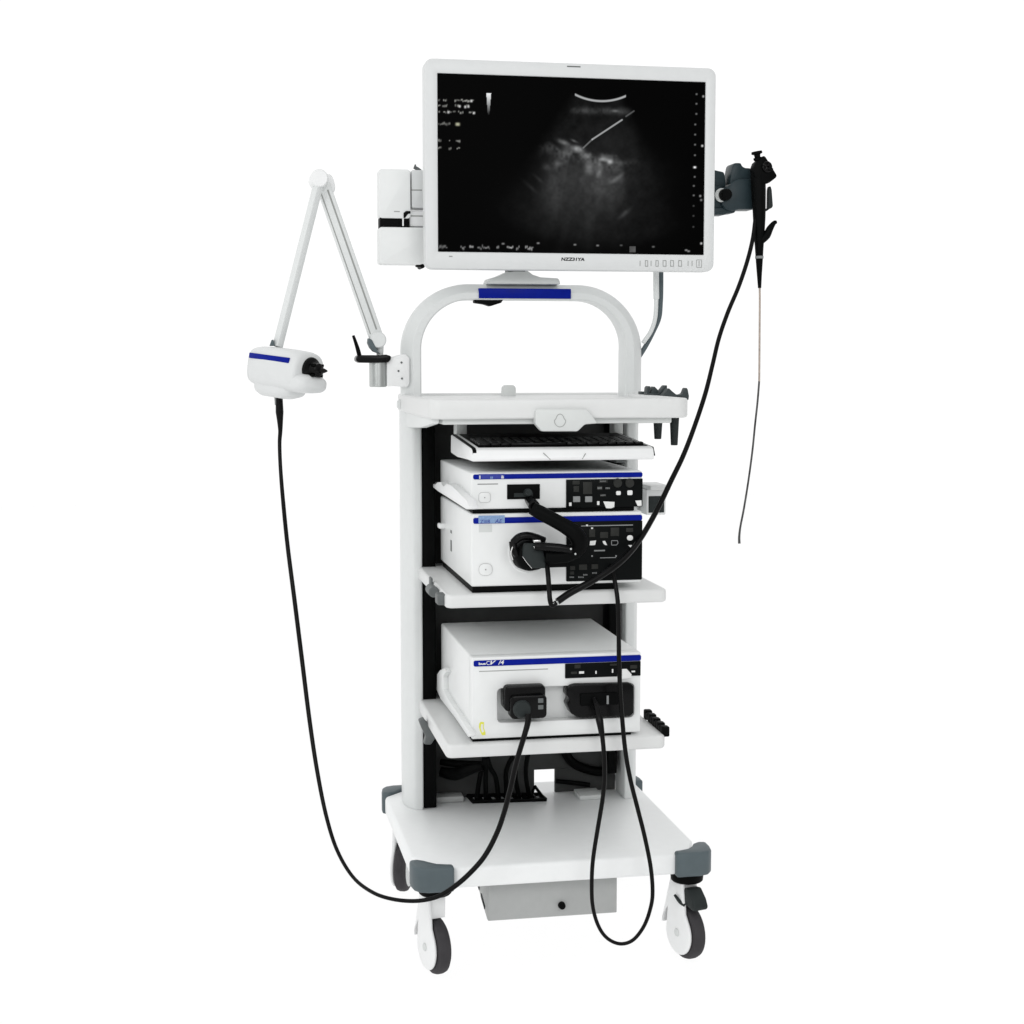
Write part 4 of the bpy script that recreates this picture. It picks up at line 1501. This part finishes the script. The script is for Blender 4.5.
# ------------------------------------------------------------------ probe drive unit, its arm and its lead
AY = 0.47
AR = thing('balanced_arm', 'folded white two-beam arm clamped to the hoop by a black collar', 'arm', at(378, 388, AY))
m = MB()
p0, p1 = at(378, 387, AY), at(378, 361, AY)
m.cyl((p0.x, AY, p0.z), (p0.x, AY, p1.z), 0.0210, 0.0210, 40, 0.002)
cyl_ = obj('clamp_post', m, ALU, AR)
m = MB()
m.plate([at(a_, b_, AY) for a_, b_ in ((386, 357.5), (392, 357), (399, 355), (405, 354), (409, 358), (409, 384), (406, 387.5), (400, 386.5), (392, 386), (386, 386.5))], AY - 0.016, AY + 0.045, 0.004)
cb = obj('clamp_bracket', m, BRIGHT, AR)
m = MB()
for a_, b_ in ((401.5, 362.5), (398.5, 371.0), (402, 378.5)):
    p = at(a_, b_, AY - 0.017)
    m.cyl((p.x, AY - 0.0185, p.z), (p.x, AY - 0.014, p.z), 0.0025, 0.0025, 16, 0.0006)
obj('bracket_screw', m, MIDG, cb)
m = MB()
m.plate([at(a_, b_, AY - 0.02) for a_, b_ in ((355.5, 358.5), (357, 355.5), (361, 355), (380, 355.2), (386, 354.5), (391, 356), (390.5, 360), (388, 362.5), (372, 363), (359, 362.8), (356, 361.2))], AY - 0.028, AY + 0.028, 0.004)
cl = obj('clamp_collar', m, GLOSSB, AR)
m = MB()
m.tube([at(360, 358, AY - 0.01), at(358, 350, AY - 0.014), at(355.5, 342, AY - 0.018), at(353.2, 335.5, AY - 0.02)], [0.0055, 0.0052, 0.0042, 0.0034], 12, 5)
obj('clamp_lever', m, BLACK, cl)


def beam(p0, p1, hw, hd, b=0.004, roll=0.0):
    d = (p1 - p0).normalized()
    yv = Vector((0, 1, 0))
    yv = (yv - d * d.dot(yv)).normalized()
    s = d.cross(yv)
    if roll:
        s, yv = s * math.cos(roll) + yv * math.sin(roll), yv * math.cos(roll) - s * math.sin(roll)
    t_ = MB()
    t_.obox((p0 + p1) / 2, d, s, yv, (p1 - p0).length / 2, hw, hd, b)
    return t_, d, s, yv


pa, pb = at(376.0, 337, AY), at(322.5, 184, AY - 0.01)
m, d, s, yv = beam(pa, pb, 0.0165, 0.016)
lb = obj('lower_beam', m, WHITE, AR)
m = MB()
off = s * (0.0055 if s.x > 0 else -0.0055) - yv * 0.0157
ln = (pb - pa).length
m.obox((pa + pb) / 2 + off, d, s, yv, ln * 0.455, 0.0020, 0.0009, 0.0003)
off2 = s * (-0.012 if s.x > 0 else 0.012) - yv * 0.0155
m.obox((pa + pb) / 2 + off2, d, s, yv, ln * 0.47, 0.0013, 0.0009, 0.0003)
obj('beam_groove', m, LINE, lb)
m = MB()
p = at(377.5, 340, AY)
m.lathe([(0, 0), (0.017, 0), (0.0195, 0.003), (0.0195, 0.040), (0.017, 0.043), (0, 0.043)], (p.x, AY - 0.0215, p.z), (0, 1, 0), 32)
m.cyl((p.x + 0.004, AY, p.z), (at(380, 356, AY).x, AY, at(380, 356, AY).z), 0.012, 0.008, 24, 0.002)
obj('base_joint', m, WHITE, AR)
m = MB()
m.plate([at(a_, b_, AY - 0.02) for a_, b_ in ((368.5, 338), (372, 340), (375.5, 347), (378, 351.5), (380.5, 354), (373.5, 351.5), (370, 347.5), (368, 343))], AY - 0.024, AY + 0.012, 0.002)
obj('joint_underside', m, TEAL, AR)  # slate-grey plate drawn for the underside of the base joint
UYA, UYB = AY - 0.045, AY - 0.10
pc, pd = at(319.5, 180, UYA), at(277.5, 347, UYB)
m, d, s, yv = beam(pc, pd, 0.0095, 0.0095, 0.003, ROLL)
m2 = obj('upper_beam', m, WHITE, AR)
m = MB()
p = at(318.5, 179.5, AY - 0.03)
m.lathe([(0, 0), (0.018, 0), (0.021, 0.003), (0.021, 0.075), (0.018, 0.078), (0, 0.078)], (p.x, AY - 0.062, p.z), (0, 1, 0), 36)
p = at(329, 184, AY)
m.loft([(0, 0.010, 0.020, 2.4, 0, 0), (0.004, 0.0125, 0.023, 2.4, 0, 0), (0.026, 0.0125, 0.023, 2.4, 0, 0), (0.03, 0.010, 0.020, 2.4, 0, 0)], (p.x, AY - 0.015, p.z), (0, 1, 0), (-0.25, 0, 1), 28)
obj('elbow_joint', m, BRIGHT, AR, 45)
m = MB()
m.plate([at(a_, b_, UYB) for a_, b_ in ((269.5, 346), (271.5, 340), (273, 339.5), (275, 346))], UYB - 0.01, UYB + 0.01, 0.001)
obj('wrist_pin', m, TEAL, AR)

# the drive unit
PYC = UYB + 0.005
axv = Vector((math.cos(R(51)), -math.sin(R(51)), -0.09)).normalized()
upv = Vector((0.09, -0.0, 1.0))
upv = (upv - axv * upv.dot(axv)).normalized()
sdv = axv.cross(upv)
og = at(270, 367, PYC)
PU = thing('probe_drive_unit', 'rounded white drive housing with blue stripe and black nose cone on the folded arm', 'drive unit', og - Vector((0, 0, 0.07)))
m = MB()
EX = 3.3
m.loft([(-0.036, 0.030, 0.028, EX, 0, 0), (-0.034, 0.038, 0.036, EX, 0, 0), (-0.026, 0.046, 0.043, EX, 0, 0), (-0.008, 0.050, 0.0465, EX, 0, 0), (0.03, 0.052, 0.048, EX, 0, 0), (0.075, 0.052, 0.048, EX, 0, 0), (0.115, 0.051, 0.0475, 3.0, 0, -0.001),
        (0.128, 0.049, 0.046, 2.8, 0, -0.002), (0.1335, 0.045, 0.042, 2.6, 0, -0.002), (0.135, 0.038, 0.036, 2.4, 0, -0.002)], og, axv, upv, 56)
pb_ = obj('shell', m, MONW, PU, 60)
m = MB()
m.loft([(-0.014, 0.024, 0.016, 2.8, 0, -0.040), (-0.010, 0.034, 0.024, 2.8, 0, -0.040), (0.005, 0.040, 0.027, 2.8, 0, -0.041), (0.070, 0.040, 0.027, 2.8, 0, -0.041), (0.092, 0.036, 0.023, 2.8, 0, -0.039), (0.104, 0.024, 0.015, 2.8, 0, -0.034)], og, axv, upv, 40)
obj('grip_pod', m, MONW, PU, 60)
m = MB()
m.loft([(0.070, 0.047, 0.024, 2.8, 0, -0.0235), (0.134, 0.046, 0.023, 2.8, 0, -0.0245), (0.152, 0.041, 0.019, 2.6, 0, -0.026), (0.159, 0.028, 0.011, 2.4, 0, -0.026)], og, axv, upv, 40)
obj('chin_rest', m, MONW, PU, 60)
m = MB()
m.obox(og + axv * 0.050 + sdv * 0.0490 + upv * 0.0225, axv, sdv, upv, 0.068, 0.0028, 0.0062, 0.0015)
obj('blue_stripe', m, BLUE, pb_)
m = MB()
o_n = og + axv * 0.132 + upv * 0.007 - sdv * 0.004
m.lathe([(0, 0), (0.028, 0), (0.0285, 0.003), (0.027, 0.007), (0.017, 0.012), (0.0155, 0.016), (0.0155, 0.028), (0.012, 0.031), (0.006, 0.033), (0.0052, 0.044), (0.002, 0.052), (0, 0.053)], o_n, axv + Vector((0.10, 0, 0.02)), 36)
nz_ = obj('nose_cone', m, GLOSSB, PU)
m = MB()
for k in range(4):
    a_ = PI / 4 + k * PI / 2
    q = o_n + axv * 0.022 + sdv * math.cos(a_) * 0.017 + upv * math.sin(a_) * 0.017
    m.obox(q, axv, sdv, upv, 0.007, 0.003, 0.003, 0.001)
obj('coupling_lug', m, BLACK, nz_)
PL = thing('probe_lead', 'long black lead in a wide curve from the drive housing to the ultrasound unit', 'cable', at(400, 901, 0.1))
m = MB()
pl = [(279.2, 392, PYC, .0080), (279.3, 402, PYC, .0088), (279.6, 412, PYC, .0095), (280, 420, PYC, .0075), (280.3, 431, PYC, .0052), (279.6, 444, PYC, .0046), (280.5, 468, .36, .0046), (283, 500, .35, .0050), (287.5, 545, .34, .0052), (294.5, 600, .31, .0054), (302, 660, .28, .0055), (309.5, 720, .24, .0055), (317, 770, .20, .0055), (326, 815, .16, .0055), (337, 850, .11, .0055), (353, 877, .05, .0055),
      (372, 892, -.01, .0055), (392, 899, -.05, .0055), (415, 901, -.075, .0055), (435, 897.5, -.085, .0056), (451, 889, -.085, .0060), (468, 875, -.08, .0060), (484, 857, -.075, .0060), (496, 835, -.07, .0060), (504, 813, -.07, .0060), (510.5, 788, -.065, .0060), (516.5, 762, -.06, .0060), (523, 740, -.055, .0062), (527.5, 724, -.05, .0068), (528.5, 714, -.045, .0080)]
m.tube([at(q[0], q[1], q[2]) for q in pl], [q[3] * (0.98 - 0.24 * math.exp(-((i - 15.5) / 3.5) ** 2)) for i, q in enumerate(pl)], 12, 7)
obj('lead', m, CABLE, PL)
m = MB()
m.tube([at(275.2, 391, PYC), at(276, 405, PYC)], 0.003, 10, 0)
obj('lead_stub', m, GREYP, PL)
m = MB()                                                            # plug in the recess of the ultrasound unit
x0, x1, z0, z1 = rect(504.5, 685.5, 545.5, 711, DY - 0.02)
m.prism(rrect(x0, x1, z0, z1, 0.010, 6), 'y', DY - 0.022, DY + 0.031, 0.004)
x0, x1, z0, z1 = rect(510, 695, 546.5, 718.5, DY - 0.03)
m.prism(rrect(x0, x1, z0, z1, 0.010, 6), 'y', DY - 0.036, DY + 0.0, 0.004)
pg = obj('plug', m, GLOSSB, PL)
m = MB()
p = at(521.5, 709, DY - 0.036)
m.lathe([(0, 0), (0.020, 0), (0.0205, 0.004), (0.019, 0.010), (0.016, 0.014), (0, 0.015)], (p.x, DY - 0.036, p.z), (0.1, -1, 0.1), 32)
obj('plug_boss', m, DKG, pg)
m = MB()
for r_ in ((538, 698.3, 543.3, 702.8), (538, 705, 543.3, 709.3)):
    pxrect(m, *r_, DY - 0.036, 0.0012, 0.001)
obj('plug_button', m, MIDG, pg)

# ------------------------------------------------------------------ accessory holder at the tray's right side
AY2 = 0.27
AH = thing('accessory_holder', 'dark holder with two hanging cups and pronged rests at the end of the top tray', 'holder', at(665, 420, AY2))
ax0 = TX1 + 0.0025
m = MB()
m.box(ax0, at(681, 405, AY2).x, AY2 - 0.03, AY2 + 0.10, TZ0 + 0.004, TZ1 - 0.010, 0.004)
obj('holder_plate', m, BRIGHT, AH)
m = MB()
m.plate([at(a_, b_, AY2) for a_, b_ in ((660, 400), (660, 396.5), (664, 393), (668, 388), (671, 391), (675, 394.2), (679, 394.8), (682.5, 393.5), (684.5, 388.5), (685.6, 387.5), (686.8, 389.5), (688, 396), (687.5, 400))], AY2 - 0.01, AY2 + 0.02, 0.002)
obj('scope_rest', m, SLATE, AH)
m = MB()
for q in (((646, 393.5), (646.5, 387.5), (648, 386), (649.5, 386.2), (648, 393.5)), ((649.5, 393.5), (652, 388), (653.5, 386.4), (657.5, 390.5), (656.5, 393.5)), ((657.5, 393.5), (664, 385.5), (666, 385.2), (666, 388), (661.5, 393.8))):
    m.plate([at(a_, b_, AY2 + 0.04) for a_, b_ in q], AY2 + 0.03, AY2 + 0.06, 0.001)
x0, x1, z0, z1 = rect(646, 393, 662, 400, AY2 + 0.04)
m.box(x0, x1, AY2 + 0.03, AY2 + 0.06, z0, z1, 0.001)
x0, x1, z0, z1 = rect(640.3, 391.5, 644, 400, AY2 + 0.10)
m.box(x0, x1, AY2 + 0.09, AY2 + 0.12, z0, z1, 0.001)
obj('prong', m, SLATE, AH)
for a_, b_, c_ in ((657.8, 439.0, 4.6), (674.2, 445.2, 4.6)):
    p0, p1 = at(a_, b_, AY2 + 0.04), at(a_, 412, AY2 + 0.04)
    k = at(a_ + c_, 430, AY2 + 0.04).x - p0.x
    m = MB()
    m.lathe([(0, 0), (k * 0.70, 0), (k * 0.76, 0.002), (k * 1.08, p1.z - p0.z), (k * 0.9, p1.z - p0.z), (k * 0.62, 0.006), (0, 0.006)], p0, (0, 0, 1), 28)
    obj('cup', m, DKG, AH)

# ------------------------------------------------------------------ white outlet box beside the top processor
BY = 0.44
OB = thing('outlet_box', 'small white box with dark square front on the post beside the stacked units', 'box', at(655, 514, BY))
x0 = OX1 + 0.002
xe = at(666, 500, BY).x
m = MB()
z0, z1 = at(655, 515, BY).z, at(655, 489.5, BY).z
m.box(x0, xe, BY, BY + 0.09, z0, z1, 0.003)
ob = obj('case', m, BRIGHT, OB)
m = MB()
z2 = at(655, 483.5, BY - 0.03).z
m.box(x0, xe + 0.002, BY - 0.035, BY + 0.09, z1 + 0.0005, z1 + 0.012, 0.003)
obj('lid', m, SHELFW, OB)
m = MB()
x0_, x1_, z0_, z1_ = rect(648.5, 496, 664, 512.5, BY)
m.box(x0_, x1_, BY - 0.003, BY + 0.002, z0_, z1_, 0.001)
obj('dark_window', m, DKG, OB)

# ------------------------------------------------------------------ cable comb on the base, with its cables
ZB = BZ1 + 0.0005


def atz(px, py, Z):
    r = ray(px, py)
    return CAM + r * ((Z - CAM.z) / r.z)


CR = thing('cable_comb', 'black open comb frame lying on the white base behind the lower shelf', 'cable guide', atz(507, 799, ZB))
f0, f1 = atz(473.5, 803.2, ZB), atz(545.5, 801.0, ZB)
g0, g1 = atz(468, 797.2, ZB), atz(539.5, 795.6, ZB)
m = MB()
h = 0.004
for a_, c_ in ((f0, f1), (g0, g1)):
    d = (c_ - a_).normalized()
    m.obox((a_ + c_) / 2 + Vector((0, 0, h)), d, Vector((0, 0, 1)).cross(d), (0, 0, 1), (c_ - a_).length / 2 + 0.003, 0.0045, h, 0.001)
for k in range(9):
    a_, c_ = f0.lerp(f1, k / 8), g0.lerp(g1, k / 8)
    d = (c_ - a_).normalized()
    m.obox((a_ + c_) / 2 + Vector((0, 0, h)), d, Vector((0, 0, 1)).cross(d), (0, 0, 1), (c_ - a_).length / 2, 0.0045, h - 0.0004, 0.001)
obj('comb_frame', m, BLACK, CR)
m = MB()
zy = g1.y
m.tube([g1 + Vector((-0.022, 0, 0.004)), at(535, 786.5, zy), f1 + Vector((-0.002, 0, 0.004))], 0.0042, 8, 0)
obj('comb_loop', m, BLACK, CR)
base_pts = [((485, 757), (482, 768), (479, 782), (476.5, 797)), ((486, 757), (486, 770), (485.6, 784), (486, 797)), ((487, 757), (490.5, 768), (496, 779), (498.5, 797)),
            ((515, 754), (508.5, 764), (505.8, 776), (507, 797)), ((518, 754), (516, 766), (516, 780), (519, 797)), ((528, 754), (526, 768), (527, 784), (530, 797))]
CW = ('outermost left black cable of those dropping into the comb frame', 'second black cable from left dropping straight into the comb frame', 'third black cable from left, bowed right as it drops into the comb frame',
      'fourth black cable from left, bowed left as it drops into the comb frame', 'fifth black cable from left, between two bowed ones above the comb frame', 'rightmost black cable dropping into the comb frame beside the bright cut-out')
for i, q in enumerate(base_pts):
    yb = f0.y + 0.012
    P = [at(a_, b_, 0.42 + (yb - 0.42) * k / 3) for k, (a_, b_) in enumerate(q)]
    P[-1].z = ZB + 0.005
    m = MB()
    m.tube(P, 0.0062, 12, 8)
    o = obj('hanging_cable', m, BLACK)
    tag(o, CW[i], 'cable', 'black cables dropping into the comb on the base')
